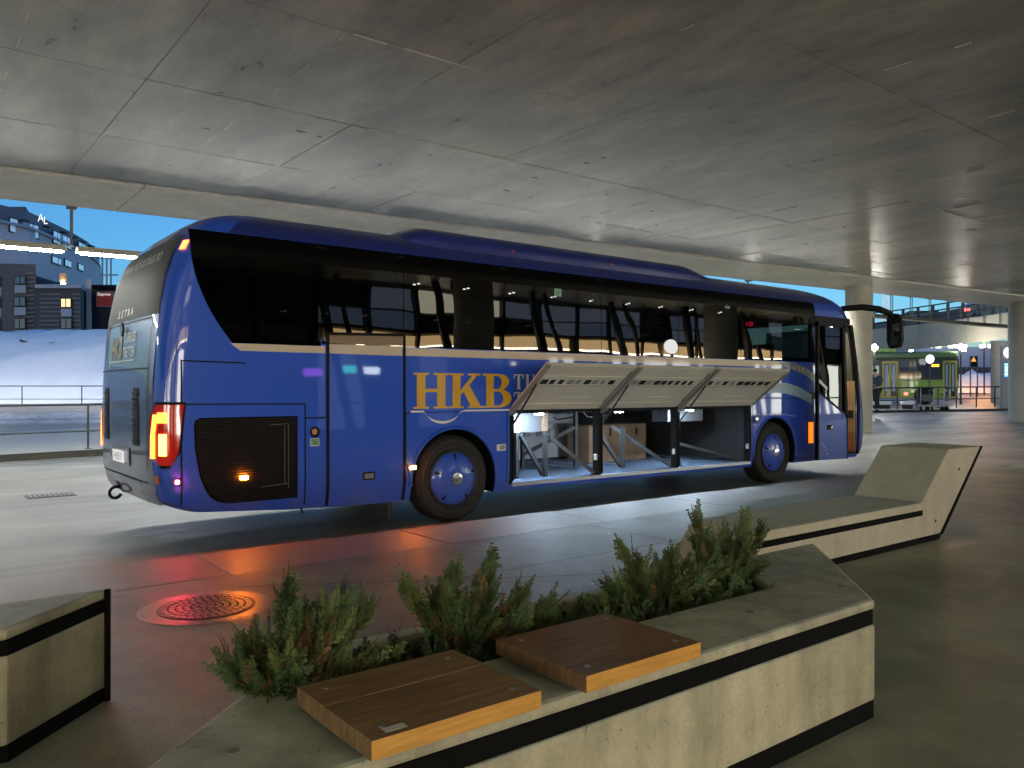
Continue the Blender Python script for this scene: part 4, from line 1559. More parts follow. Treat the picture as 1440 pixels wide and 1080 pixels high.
def frond(mb, p, d, L, rng, tw):
    """a feathery spray: a rachis with short side sprigs lying in one plane"""
    d = d.normalized()
    s = d.cross(Vector((rng.uniform(-1, 1), rng.uniform(-1, 1), rng.uniform(-.2, 1)))).normalized()
    k = int(L / .011)
    q = p.copy()
    dd = d.copy()
    for i in range(k):
        t = i / k
        dd = (dd + Vector((rng.uniform(-.06, .06), rng.uniform(-.06, .06), rng.uniform(-.03, .07)))).normalized()
        q2 = q + dd * (L / k)
        l = (.040 * (1 - t) + .008) * rng.uniform(.7, 1.25)
        for sg in (-1, 1):
            e = (dd * .85 + s * sg * rng.uniform(.5, 1.0) + Vector((rng.uniform(-.3, .3), rng.uniform(-.3, .3), rng.uniform(-.3, .3)))).normalized()
            nrm = dd.cross(s)
            wv = (e.cross(nrm)).normalized() * .0038
            tip = q + e * l
            mid = q + e * l * .45
            mb.add([q - wv * .4, mid - wv, tip, mid + wv], [(0, 1, 2, 3)])
            if l > .02:
                for f in (.35, .62):
                    m2 = q + e * l * f
                    for s2 in (-1, 1):
                        e2 = (e + wv.normalized() * s2 * .9 + nrm * rng.uniform(-.3, .3)).normalized()
                        l2 = l * .42 * (1 - f * .5)
                        w2 = e2.cross(nrm).normalized() * .0030
                        mb.add([m2 - w2 * .4, m2 + e2 * l2 * .5 - w2, m2 + e2 * l2, m2 + e2 * l2 * .5 + w2], [(0, 1, 2, 3)])
        q = q2
    # rachis
    tw.tube([p, (p + q) / 2 + Vector((0, 0, .0)), q], [.0022, .0018, .0008], 4, cap=False)


def shrub(name, base, stems, label, seed, low=False):
    rng = random.Random(seed)
    t = thing(name, base, label, 'shrub', 'evergreen shrubs in the planter')
    base = Vector(base)
    lv = [MB(), MB(), MB()]
    tw = MB()
    for (dx, dy, dz, wgt) in stems:
        dx, dy, dz = dx * 1.35, dy * 1.25, dz * .95
        tip = base + Vector((dx, dy, dz))
        L = (tip - base).length
        nst = 9
        prev_ = base + Vector((dx, dy, 0)) * .15
        path = []
        for i in range(nst + 1):
            f = i / nst
            bend = Vector((dx, dy, 0)) * (f ** .8 - f) * .5
            path.append(base + Vector((dx * f, dy * f, dz * f)) + bend * .4 + Vector((rng.uniform(-.008, .008), rng.uniform(-.008, .008), 0)))
        tw.tube(path, [.008 * (1 - .75 * i / nst) for i in range(nst + 1)], 5)
        for i in range(1, nst + 1):
            f = i / nst
            nfr = int(4.4 * wgt)
            for j in range(nfr):
                a = rng.uniform(0, 2 * math.pi)
                out = Vector((math.cos(a), math.sin(a), rng.uniform(.25, 1.3)))
                ax = (path[i] - path[i - 1]).normalized()
                d = out.normalized() * (1.0 - .55 * f) + ax * (.5 + .7 * f)
                L2 = rng.uniform(.08, .22) * (1.15 - .45 * f)
                p0 = path[i - 1].lerp(path[i], rng.random())
                r = rng.random()
                which = 0 if r < .62 else (1 if r < (.96 if f > .35 else .84) else 2)
                frond(lv[which], p0, d, L2, rng, tw)
    for w_, nm in zip((0, 1, 2), ('foliage', 'foliage', 'dry_foliage')):
        if lv[w_].f:
            lv[w_].build(nm, M_leafs[w_], t, fixn=False)
    tw.build('stem', M_twig, t, fixn=False)
    return t


SZ = .56
shrub('evergreen_shrub', (-4.22, -5.40, SZ), [(.0, .02, .37, 1.2), (.12, -.02, .31, 1.1), (.20, .02, .25, 1), (-.06, .08, .20, 1), (-.03, -.06, .17, 1), (.06, .08, .24, 1), (-.12, .03, .14, 1), (.22, -.06, .12, .9)],
      'tall feathery evergreen shrub at the left end of the planter', 1)
shrub('evergreen_shrub', (-3.57, -5.36, SZ), [(-.16, .0, .30, .9), (.0, .04, .30, 1.1), (.10, .0, .33, 1.1), (.05, -.06, .24, 1.2), (-.07, -.05, .22, 1), (.20, -.02, .20, 1.2), (.30, -.02, .13, 1), (-.02, .08, .2, 1), (.14, -.08, .12, 1)],
      'bushy evergreen shrub with browned twigs behind the two wooden seats', 2)
shrub('evergreen_shrub', (-2.52, -5.34, SZ), [(-.10, .03, .26, 1.0), (-.02, .04, .16, 1.1), (.08, .0, .20, 1), (.18, .02, .15, 1.1), (-.18, .0, .13, 1), (-.30, -.04, .10, .9), (.28, -.03, .12, 1), (.05, -.06, .10, 1)],
      'low spreading evergreen shrub left of the tall right shrub in the planter', 3)
shrub('evergreen_shrub', (-1.98, -5.32, SZ), [(-.12, .05, .36, 1.0), (.02, .02, .24, 1.1), (.12, .02, .30, 1.1), (.20, .0, .27, 1.0), (-.05, .08, .24, 1), (.06, -.03, .18, 1), (-.14, .0, .18, .9), (.10, -.05, .10, .9)],
      'upright evergreen shrub with orange brown base at the right planter end', 4)
# low ground cover between them
gc, gct = MB(), MB()
rg = random.Random(11)
for i in range(460):
    x = rg.uniform(-4.05, -1.95)
    y = rg.uniform(-5.52, -5.2)
    frond(gc, Vector((x, y, SZ + rg.uniform(-.01, .03))), Vector((rg.uniform(-1, 1), rg.uniform(-1, .8), rg.uniform(.25, 1.0))), rg.uniform(.07, .15), rg, gct)
gct.build('dry_twigs', M_twig, kind='stuff', fixn=False, label='thin brown twigs among the planter ground cover')
gco = gc.build('ground_cover', M_leafs[0], kind='stuff', fixn=False, label='low evergreen ground cover filling the planter between the shrubs')

# ------------------------------------------------------------------ manhole and drain
mhc = Vector((-3.55, -2.40, PZ))
mh_ = thing('manhole_cover', mhc, 'round cast iron manhole cover in a pale ring on the paving', 'manhole cover')
MB().lathe([(.300, .003), (.41, .003), (.415, .002), (.295, .002)], mhc, 'Z', 64, closed=True).build('surround', M_ring, mh_)
MB().lathe([(.278, .008), (.302, .008), (.302, .002), (.278, .002)], mhc, 'Z', 64, closed=True).build('frame', M_iron, mh_, smooth=True)
MB().lathe([(.277, .002), (.277, .0045)], mhc, 'Z', 64).build('cover', mat('cover plate', (.02, .018, .016), .6, metal=.4), mh_)
kb = MB()
for r in range(6):
    rr = .03 + r * .046
    nn = max(5, int(2 * math.pi * rr / .046))
    for i in range(nn):
        a = 2 * math.pi * (i + .5 * (r % 2)) / nn
        c = mhc + Vector((rr * math.cos(a), rr * math.sin(a), 0))
        M_ = Matrix.Translation(c) @ Matrix.Rotation(a, 4, 'Z')
        q = MB(M_)
        q.box((-.016, -.017, .003), (.016, .017, .0105))
        kb.v_off = len(kb.v)
        kb.add(q.v, q.f)
kb.build('cover_studs', mat('worn cast iron', (.30, .26, .23), .38, metal=.5), mh_, kind='stuff')
dg = thing('drain_grate', (-3.35, 5.55, .0), 'iron drain grate set in the road left of the coach', 'drain grate')
MB().box((-3.66, 5.32, -.02), (-3.04, 5.78, .004)).build('frame', M_iron, dg)
for i in range(9):
    MB().box((-3.62 + i * .062, 5.36, .0), (-3.59 + i * .062, 5.74, .012)).build('bar', mat('drain bar', (.22, .21, .2), .5, metal=.5), dg)

# ------------------------------------------------------------------ left background
ia, ib = Vector((-3.35, 12.34, 0)), Vector((-1.24, 12.75, 0))
idir = (ib - ia).normalized()
inr = Vector((-idir.y, idir.x, 0))


def isl(s, t, z=0):
    p = ia + idir * s + inr * t
    return Vector((p.x, p.y, gz(p.x, p.y) + z))


im = MB()
im.grid(30, 6, lambda u, v: isl(-40 + 55 * u, .12 + 8.4 * v, .15))
island = struct('traffic_island', im, M_island, fixn=False)
for i in range(28):
    a, b = -40 + i * 2.0, -40 + i * 2.0 + 1.985
    kq = MB()
    A, B = isl(a, 0), isl(b, 0)
    A2, B2 = isl(a, .13), isl(b, .13)
    up = Vector((0, 0, .153))
    dn = Vector((0, 0, -.05))
    kq.add([A + dn, B + dn, B2 + dn, A2 + dn, A + up, B + up, B2 + up, A2 + up], [(0, 3, 2, 1), (4, 5, 6, 7), (0, 1, 5, 4), (1, 2, 6, 5), (2, 3, 7, 6), (3, 0, 4, 7)])
    kq.build('kerb_stone', M_kerbdark, island)
for off in (-.55, -1.15):
    gm = MB().grid(20, 1, lambda u, v: isl(-40 + 55 * u, off + .035 * v, .005))
    gm.build('gutter_line', M_black, island, fixn=False)


def railing(name, pts, h, rails, label, m=M_railp, rp=.024, rr=.018, foot=True, grp=None):
    t = thing(name, pts[0], label, 'railing', grp)
    for p in pts:
        MB().tube([p, p + Vector((0, 0, h))], rp, 8).build('post', m, t)
        if foot:
            MB().lathe([(.08, 0), (.08, .012)], p, 'Z', 12).build('foot', m, t)
    for z in rails:
        MB().tube([p + Vector((0, 0, z)) for p in pts], rr if z < h else rr * 1.5, 8).build('rail', m, t)
    return t


s0 = (Vector((-1.5, 12.96, 0)) - ia).dot(idir)
railing('railing', [isl(s0 + d, .42, .15) for d in (-9, -6, -3, 0, 3, 6)], 1.04, (1.04, .42), 'dark two-rail railing on the traffic island left of the coach')
fp = [pw(px, 46, gw(46)) for px in (-137, -53, 31, 115, 199, 283)]
railing('railing', fp, 1.1, (1.1, .35), 'thin railing at the foot of the snow bank', rp=.03, rr=.02, foot=False)
# slush on the far carriageway and snow bank
rg = random.Random(5)


def slush(name, w0, w1, h, lat0, lat1, label, seed):
    rr = random.Random(seed)
    rows = [[rr.random() for _ in range(61)] for _ in range(5)]

    def fn(u, v):
        w = w0 + (w1 - w0) * v + .4 * math.sin(u * 17)
        i, j = int(u * 60), int(v * 4 + .01)
        hh = h * math.sin(math.pi * v) * (.25 + .9 * rows[j][i])
        return cw(lat0 + (lat1 - lat0) * u, w, gw(w) + .005 + hh)
    o = MB().grid(60, 4, fn).build(name, M_slush, smooth='all', fixn=False, kind='stuff', label=label)
    return o


slush('slush', 33.5, 35.0, .22, -34, -14, 'dirty slush ridge along the far carriageway', 3)
slush('slush', 30.5, 31.5, .12, -34, -12, 'nearer thin dirty slush ridge on the far carriageway', 4)
sb = []
rr_ = random.Random(9)
nz_ = [[rr_.uniform(-1, 1) for _ in range(151)] for _ in range(61)]


def hill(u, v):
    lat = -110 + 104 * u
    w = 46.8 + 40 * v
    base = gw(w)
    edge = min(1, max(0, (1 - u) / .10))
    t = min(1, (w - 46.8) / 13.5)
    h = 5.0 * (t * t * (3 - 2 * t)) ** .8
    return cw(lat, w, base - .05 + edge * (h + (.09 * nz_[int(v * 60 + .01)][int(u * 150 + .01)] + .12 * math.sin(u * 61 + 3 * math.sin(v * 19)) if 0 < t else 0)))


hb_ = MB().grid(150, 60, hill)
snow = struct('snow_bank', hb_, M_snow, smooth='all', fixn=False)
rk = MB()
for (px, py) in ((34, 481), (71, 484), (43, 509), (120, 488), (95, 520)):
    w = 56
    c = pw(px, w, pz(py, w))
    q = [c + Vector((random.uniform(-.3, .3), random.uniform(-.3, .3), random.uniform(-.2, .25))) for _ in range(6)]
    rk.add(q, [(0, 1, 2), (0, 2, 3), (0, 3, 4), (0, 4, 5), (1, 2, 5), (3, 4, 5)])
rk.build('snow_rocks', M_bdark, kind='stuff', label='few dark stones poking out of the snow bank')
# hotel: a low clad block with a curved upper storey
bl = thing('hotel_building', pw(20, 80, 5.5), 'violet grey hotel with a curved overhanging upper storey behind the snow bank', 'building')
curve = [(-330, 66), (-220, 69), (-100, 74), (0, 80), (40, 83), (65, 87), (90, 91.5), (110, 96), (126, 100.5), (136, 105), (142, 110), (143, 118), (120, 130), (-200, 130)]


def cpt(px):
    c = curve[:11]
    for (a, wa), (b, wb) in zip(c, c[1:]):
        if px <= b:
            return wa + (wb - wa) * (px - a) / (b - a)
    return c[-1][1]


poly = [pw(px, w) for px, w in curve]
MB().prism([(p.x, p.y) for p in poly], (13.6, 18.2), lambda a, b, h: (a, b, h)).build('upper_storey', M_bgrey, bl)
MB().prism([(p.x, p.y) for p in [pw(px + (2 if px < 140 else 0), w - .5) for px, w in curve]], (18.2, 18.45), lambda a, b, h: (a, b, h)).build('cornice', mat('pale cornice', (.40, .42, .50), .5), bl)
MB().prism([(p.x, p.y) for p in [pw(px - 3, w + .8) for px, w in curve]], (18.45, 20.3), lambda a, b, h: (a, b, h)).build('parapet', mat('blue grey parapet', (.15, .16, .22), .6), bl)
MB().prism([(p.x, p.y) for p in [pw(-200, 92), pw(36, 92), pw(43, 96), pw(43, 105), pw(-200, 105)]], (20.0, 22.6), lambda a, b, h: (a, b, h)).build('roof_plant', M_bdark, bl)


def bwin(a, b, y0, y1, panes, m):
    ps = []
    fr = MB()
    for p in (a, b):
        w = cpt(p) - .08
        ps.append((pw(p, w), w))
    wm = (ps[0][1] + ps[1][1]) / 2
    zt, zb = pz(y0, wm), pz(y1, wm)
    A, B = ps[0][0], ps[1][0]
    d = B - A
    n_ = Vector((d.y, -d.x, 0)).normalized()
    if n_.dot(CP - A) < 0:
        n_ = -n_
    fr.add([A + Vector((0, 0, zb)), B + Vector((0, 0, zb)), B + Vector((0, 0, zt)), A + Vector((0, 0, zt))] + [q + n_ * .1 for q in (A + Vector((0, 0, zb)), B + Vector((0, 0, zb)), B + Vector((0, 0, zt)), A + Vector((0, 0, zt)))],
           [(0, 1, 2, 3), (4, 5, 6, 7), (0, 1, 5, 4), (1, 2, 6, 5), (2, 3, 7, 6), (3, 0, 4, 7)])
    f = fr.build('window', M_mull, bl)
    for (u0, u1, mm) in panes:
        P = [A + d * u0, A + d * u1]
        o = n_ * .13
        e = .12
        MB().add([P[0] + o + Vector((0, 0, zb + e)), P[1] + o + Vector((0, 0, zb + e)), P[1] + o + Vector((0, 0, zt - e)), P[0] + o + Vector((0, 0, zt - e))], [(0, 1, 2, 3)]).build('pane', mm, f, fixn=False)


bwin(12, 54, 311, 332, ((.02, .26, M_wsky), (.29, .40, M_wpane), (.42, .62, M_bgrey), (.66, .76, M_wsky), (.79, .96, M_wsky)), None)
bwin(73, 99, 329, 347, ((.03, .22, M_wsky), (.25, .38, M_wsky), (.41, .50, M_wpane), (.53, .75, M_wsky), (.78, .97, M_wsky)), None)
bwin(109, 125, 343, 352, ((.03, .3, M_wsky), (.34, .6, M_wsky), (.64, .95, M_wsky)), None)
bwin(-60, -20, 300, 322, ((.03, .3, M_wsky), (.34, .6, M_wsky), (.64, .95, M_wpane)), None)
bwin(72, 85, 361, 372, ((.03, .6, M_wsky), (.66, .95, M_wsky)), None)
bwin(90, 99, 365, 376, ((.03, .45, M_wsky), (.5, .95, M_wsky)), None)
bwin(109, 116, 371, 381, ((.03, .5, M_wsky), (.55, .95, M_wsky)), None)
for px in (35, 66, 90, 104, 116, 128):
    w = cpt(px) - .3
    z = pz({35: 310, 66: 319, 90: 327, 104: 334, 116: 340, 128: 346}[px], w)
    A, B = pw(px - 3, w, z), pw(px + 3, w, z)
    MB().bar(A, B, .9, .12).build('light_bracket', M_mull, bl)
for i, s in enumerate('AL'):
    vf = text2d(s, .95)
    px = 53 + i * 8
    w = cpt(px) - .7
    o = pw(px, w, 19.3 + .0)
    ln = decal('sign_letter', vf, lambda a, b: o + WR * a * 1.0 + Vector((0, 0, b * 1.2)), emitm('roof letters', (1, 1, 1), 0.9), bl)
# lower block
lw = [pw(-330, 74), pw(50, 77.5), pw(52, 95), pw(-330, 100)]
MB().prism([(p.x, p.y) for p in lw], (3.0, 13.7), lambda a, b, h: (a, b, h)).build('lower_wall', M_bdark, bl)
lb = [pw(49, 76.5), pw(113, 76.5), pw(121, 80), pw(121, 96), pw(49, 96)]
MB().prism([(p.x, p.y) for p in lb], (3.0, 11.2), lambda a, b, h: (a, b, h)).build('lower_wall', mat('timber backing', (.07, .068, .066), .8), bl)
MB().prism([(p.x, p.y) for p in [pw(49, 75.9), pw(114, 75.9), pw(123, 79.8), pw(123, 96), pw(49, 96)]], (11.2, 11.55), lambda a, b, h: (a, b, h)).build('roof_edge', M_bpale, bl)
sid = MB()
for (pa, pb_, w, top) in ((34, 49.5, 77.2, 13.2), (55, 85.5, 76.45, 11.0), (102, 113, 76.45, 11.0)):
    z = 4.8
    while z < top:
        A, B = pw(pa, w, z), pw(pb_, w, z)
        x0_ = random.uniform(0, .04)
        sid.bar(A.lerp(B, x0_), A.lerp(B, 1 - random.uniform(0, .06)), .06, .13)
        z += .42
sid.build('siding_planks', M_bplank, bl, kind='stuff')


def lwin(a, b, y0, y1, w, m, spandrel):
    A, B = pw(a, w, 0), pw(b, w, 0)
    zt, zb = pz(y0, w), pz(y1, w)
    f = MB().bar(A + Vector((0, 0, (zt + zb) / 2)), B + Vector((0, 0, (zt + zb) / 2)), .12, zt - zb).build('window', M_mull, bl)
    o = -WF * .09
    for u0, u1 in ((.06, .44), (.54, .94)):
        P, Q = A.lerp(B, u0) + o, A.lerp(B, u1) + o
        MB().add([P + Vector((0, 0, zb + .1)), Q + Vector((0, 0, zb + .1)), Q + Vector((0, 0, zt - .1)), P + Vector((0, 0, zt - .1))], [(0, 1, 2, 3)]).build('pane', m, f, fixn=False)
    if spandrel:
        MB().bar(A + Vector((0, 0, zb - .45)), B + Vector((0, 0, zb - .45)), .10, .75).build('spandrel', M_bpale, bl)


for (a, b, y0, y1) in ((21, 36.5, 388, 400), (20.5, 36.5, 417, 431), (20.5, 36.5, 447, 463), (-18, 2, 390, 403), (-18, 2, 419, 433), (-18, 2, 449, 465)):
    lwin(a, b, y0, y1, 77.0, M_wpane, True)
lwin(86, 100.5, 419, 433, 76.2, M_wlit, True)
lwin(86, 101.5, 447, 463, 76.2, M_wpane, True)
pp = MB().prism([(p.x, p.y) for p in [pw(121, 79), pw(128.5, 79), pw(128.5, 80.5), pw(121, 80.5)]], (3.0, 12.5), lambda a, b, h: (a, b, h))
pp.build('pale_pier', mat('pale pier', (.26, .27, .29), .7), bl)
eb = thing('entrance_block', pw(142, 82, 5), 'dark entrance block with a framed red sign beside the hotel', 'building')
MB().prism([(p.x, p.y) for p in [pw(128.6, 82), pw(162, 82), pw(162, 90), pw(128.6, 90)]], (3.0, 11.9), lambda a, b, h: (a, b, h)).build('wall', mat('black blue wall', (.018, .022, .032), .6), eb)
MB().prism([(p.x, p.y) for p in [pw(126, 81.2), pw(164, 81.2), pw(164, 90), pw(126, 90)]], (11.9, 12.2), lambda a, b, h: (a, b, h)).build('roof_slab', M_black, eb)
sg = MB().bar(pw(136, 81.7, (pz(410, 81.7) + pz(431.5, 81.7)) / 2), pw(160, 81.7, (pz(410, 81.7) + pz(431.5, 81.7)) / 2), .2, pz(410, 81.7) - pz(431.5, 81.7)).build('sign_board', M_bpale, eb)
zc = (pz(410, 81.7) + pz(431.5, 81.7)) / 2
MB().bar(pw(136.7, 81.55, zc), pw(159.5, 81.55, zc), .1, pz(411, 81.7) - pz(430.5, 81.7)).build('sign_face', mat('dark red sign', (.10, .02, .02), .5, emit=(.5, .06, .05), estr=.10), sg)
vf = text2d('Express', .42)
o_ = pw(137.3, 81.4, pz(415.5, 81.4))
decal('sign_text', vf, lambda a, b: o_ + WR * a + Vector((0, 0, b)), emitm('sign text white', (1, .9, .9), .7), sg)
tt = thing('balcony_rack', pw(150, 84, 12.2), 'lit steel balcony frame on the entrance block roof', 'balcony')
for px in (144, 150, 156):
    MB().tube([pw(px, 84, 12.2), pw(px, 84, 15.5)], .09).build('post', M_bpale, tt)
for z in (13.6, 15.4):
    MB().tube([pw(140, 84, z), pw(166, 84, z)], .08).build('beam', M_bpale, tt)
yl = thing('facade_lantern', pw(89, 78.5, 11.6), 'small amber lit lantern box under the curved storey', 'lantern')
MB().bar(pw(85.5, 76.9, 12.3), pw(92.5, 76.9, 12.3), .4, .85).build('box', mat('amber box', (.4, .22, .10), .5, emit=(1, .5, .2), estr=.08), yl)
MB().bar(pw(86.5, 76.6, 11.75), pw(91.5, 76.6, 11.75), .2, .12).build('base', E_white, yl)
# ------------------------------------------------------------------ right background
# curved ramp with its railing
rampw = [(1130, 60), (1180, 58), (1215, 56), (1255, 54), (1290, 52), (1320, 50), (1350, 48), (1385, 46), (1425, 44), (1480, 42)]
rb_bot = {1130: 503, 1180: 501, 1215: 499.5, 1255: 496, 1290: 491, 1320: 488, 1350: 484, 1385: 480, 1425: 475, 1480: 468}
rb_top = {1130: 470, 1180: 467, 1215: 464, 1255: 460.5, 1290: 456.5, 1320: 453, 1350: 449, 1385: 444, 1425: 438, 1480: 428}
rt = thing('curved_ramp', pw(1320, 50, 0), 'curved concrete ramp with dark railing behind the green bus', 'ramp')
mb = MB()
vs = []
for px, w in rampw:
    for (dw, row) in ((0, rb_bot), (0, rb_top), (9, rb_top), (9, rb_bot)):
        z = pz(row[px], w)
        vs.append(pw(px, w, 0) + WF * dw + Vector((0, 0, z)))
fs = []
for i in range(len(rampw) - 1):
    for k in range(4):
        a, b = i * 4 + k, i * 4 + (k + 1) % 4
        fs.append((a, b, b + 4, a + 4))
fs += [(0, 1, 2, 3), tuple(len(vs) - 4 + q for q in (3, 2, 1, 0))]
mb.add(vs, fs).build('ramp_slab', concrete('ramp concrete', (0.40, 0.37, 0.30), .7, .1, .2, .1), rt)
par = MB()
for (a, w), (b, w2) in zip(rampw, rampw[1:]):
    A = pw(a, w, pz(rb_top[a], w)) + WF * 8.5
    B = pw(b, w2, pz(rb_top[b], w2)) + WF * 8.5
    par.bar(A + Vector((0, 0, .3)), B + Vector((0, 0, .3)), .3, .75)
par.build('parapet', mat('ramp parapet', (.20, .17, .15), .7), rt)
for px in range(1228, 1440, 21):
    w = lerp(rampw, px) + .3
    tz = pz(lerp(sorted(rb_top.items()), px), w)
    MB().bar(pw(px, w, tz), pw(px, w, tz + 1.15), .14, .14).build('railing_post', M_railp, rt)
for hgt in (.40, .78, 1.15):
    MB().tube([pw(px, w + .3, pz(rb_top[px], w) + hgt) for px, w in rampw], .045, 6).build('railing_rail', M_railp, rt)
rc = column(1406, 50, .50, pz(480, 50), 'pale round column carrying the curved ramp', grp='round concrete columns')
# cars up on the ramp show red lamps
for (px, w, lab) in ((1396, 51.5, 'car with bright red tail lamp on the upper ramp at right'), (1299, 58, 'car with faint red tail lamps on the ramp left part')):
    z = pz(lerp(sorted(rb_top.items()), px), lerp(rampw, px)) + .02
    ct = thing('ramp_car', pw(px, w, z), lab, 'car', 'cars on the curved ramp')
    M_ = Matrix.Translation(pw(px, w, z)) @ Matrix.Rotation(math.atan2(WR.y, WR.x) - .15, 4, 'Z')
    c_ = MB(M_)
    c_.prism([(-2.0, .30), (2.1, .30), (2.15, .75), (1.3, .90), (.7, 1.40), (-1.2, 1.42), (-1.95, .95)], (-.85, .85), lambda a, b, h: (a, h, b))
    c_.build('car_body', mat('dark car paint', (.03, .03, .035), .3, coat=1), ct, bevel=.08)
    for sx in (-1.3, 1.4):
        for sy in (-.86, .86):
            MB(M_).lathe([(.31, -.1), (.31, .1)], (sx, sy, .31), 'Y', 20).build('wheel', M_tyre, ct)
    for sy in (-.6, .6):
        MB(M_).box((-2.06, sy - .22, .72), (-1.95, sy + .22, .90)).build('tail_lamp', E_redl, ct)
    MB(M_).box((-1.9, -.88, .74), (-1.72, -.84, .88)).build('tail_lamp', E_redl, ct)

# far terminal hall under the ramp
th = thing('terminal_hall', pw(1320, 95, 1.2), 'blue grey terminal hall with a white lit arcade far behind the green bus', 'building')
for i in range(9):
    a, b = 1190 + i * 32, 1190 + i * 32 + 31.3
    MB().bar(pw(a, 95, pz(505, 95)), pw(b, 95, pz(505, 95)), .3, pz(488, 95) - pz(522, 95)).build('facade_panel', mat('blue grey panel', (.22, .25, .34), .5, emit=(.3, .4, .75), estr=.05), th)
MB().bar(pw(1190, 94.6, pz(522.5, 95)), pw(1480, 94.6, pz(522.5, 95)), .5, .35).build('fascia', M_mull, th)
for i in range(14):
    a = 1195 + i * 20
    MB().bar(pw(a, 96, pz(535, 96)), pw(a + 18.5, 96, pz(535, 96)), .2, pz(523, 96) - pz(549, 96)).build('arcade_window', emitm('white arcade light', (1, .98, .92), 3.0) if i % 3 else mat('dark arcade', (.05, .05, .06), .5), th)
for px in (1258, 1290, 1363, 1370, 1398):
    MB().bar(pw(px, 94, .9), pw(px, 94, pz(515, 94)), .5, .5).build('pier', M_bpale, th)
for px in (1304, 1316, 1334, 1343, 1352, 1378, 1390, 1421):
    MB().bar(pw(px, 93, pz(487, 93)), pw(px + 7, 93, pz(487, 93)), .2, .35).build('roof_lamp', emitm('roof lamps', (1, .97, .9), 5), th)
for px, py in ((1281, 492), (1356, 492)):
    MB().bar(pw(px - 1.8, 70, pz(py, 70)), pw(px + 1.8, 70, pz(py, 70)), .2, .25).build('flood_lamp', E_white, th)

# orange lit snow heap
hr = random.Random(21)
hn = [[hr.random() for _ in range(33)] for _ in range(13)]


def heap(u, v):
    lat0, lat1 = (1342 - 720) / F * 72, (1412 - 720) / F * 72
    w = 66 + 16 * v
    h = math.sin(math.pi * min(1, v * 1.1 + .02) * .9) * (1.5 + .9 * hn[int(v * 12)][int(u * 32)]) * min(1, (u + .02) * 6) * min(1, (1.02 - u) * 6)
    return cw(lat0 - 8 + (lat1 - lat0 + 20) * u, w, gw(w) + h)


hp = MB().grid(32, 12, heap).build('snow_heap', M_snow, smooth='all', fixn=False)
tag(hp, 'ploughed snow heap glowing orange right of the green bus', 'snow heap')
cont = thing('site_container', pw(1385, 80, 1.2), 'low site container wall behind the orange snow heap', 'container')
MB().bar(pw(1345, 84, 2.6), pw(1408, 84, 2.6), .4, 2.6).build('wall', mat('brown container', (.16, .11, .08), .7, var=.3), cont)
for i in range(8):
    MB().bar(pw(1347 + i * 8, 83.7, 2.6), pw(1348.2 + i * 8, 83.7, 2.6), .2, 2.5).build('rib', M_bdark, cont)

# lamps beyond: sodium lamp that lights the heap, globes
def street_lamp(px, w, py_top, label, e, r=.22, pole=True):
    z = pz(py_top, w)
    b = pw(px, w, gw(w))
    t = thing('street_lamp', b, label, 'lamp', 'lamps in the right background')
    MB().tube([b, pw(px, w, z)], [.06, .045], 8).build('pole', M_railp, t)
    MB().lathe([(.03, -.16), (r, -.05), (r, .0), (r * .5, .12), (.04, .16)], pw(px, w, z), 'Z', 16).build('lamp_head', e, t, smooth=True)
    return t


street_lamp(1351, 45.5, 488, 'white street lamp in front of the terminal hall', emitm('street lamp white', (1, .93, .8), 330), .13)
street_lamp(1229.5, 40, 489, 'white street lamp between column and mirror', emitm('street lamp white', (1, .93, .8), 330), .16)
for px_, lab_ in ((-90, 'added unseen lamp beyond the left edge brightening the snow bank'), (215, 'added lamp hidden behind the coach brightening the snow bank')):  # unseen lamps added to brighten the snow bank
    street_lamp(px_, 43, 390, lab_, emitm('snow bank fill lamp', (1.0, 0.97, 0.95), 480), .35)
street_lamp(1384, 63, 477, 'sodium street lamp above the orange snow heap', E_sodium, .25)

# warning sign
wsn = thing('warning_sign', pw(1369, 60, gw(60)), 'black sign board with orange warning triangle by the snow heap', 'sign')
MB().bar(pw(1364.5, 60, pz(508.5, 60)), pw(1374, 60, pz(508.5, 60)), .08, pz(501, 60) - pz(516, 60)).build('board', M_black, wsn)
c_ = pw(1369.3, 59.9, pz(505.5, 60))
decal('triangle', ([(-.2, -.16), (.2, -.16), (0, .2)], [(0, 1, 2)]), lambda a, b: c_ + WR * a + Vector((0, 0, b)), emitm('sign orange', (1, .45, .08), .8), wsn)
MB().tube([pw(1364.5, 60, gw(60)), pw(1364.5, 60, pz(500, 60))], .05).build('post', M_rail, wsn)
MB().tube([pw(1374.5, 60, gw(60)), pw(1374.5, 60, pz(500, 60))], .05).build('post', M_rail, wsn)

# right railing
rp_ = []
for px, w in ((1200, 37.5), (1235, 38.2), (1262, 38.8), (1290, 39.4), (1319, 40), (1345, 40.4), (1373, 40.8), (1399, 41), (1426, 41.2), (1452, 41.4), (1480, 41.6)):
    rp_.append(pw(px, w, gw(w) + .12))
railing('railing', rp_, 1.05, (1.05, .45), 'dark railing along the far pavement in front of the green bus', M_railp, .035, .022, False)
mb = MB()
mb.grid(30, 3, lambda u, v: (lambda px, w: pw(px, w, gw(w) + .12))(1150 + 400 * u, 36.9 + 4.3 * u + 5 * v))
far_pave = struct('far_pavement', mb, concrete('far paving', (.17, .17, .15), .5, .1, .3, .1), fixn=False)
kf = MB()
kf.grid(30, 1, lambda u, v: (lambda px, w: pw(px, w, gw(w) + .12 * v))(1150 + 400 * u, 36.9 + 4.3 * u - .02 * v))
kf.build('kerb_face', M_kerbdark, far_pave, fixn=False)

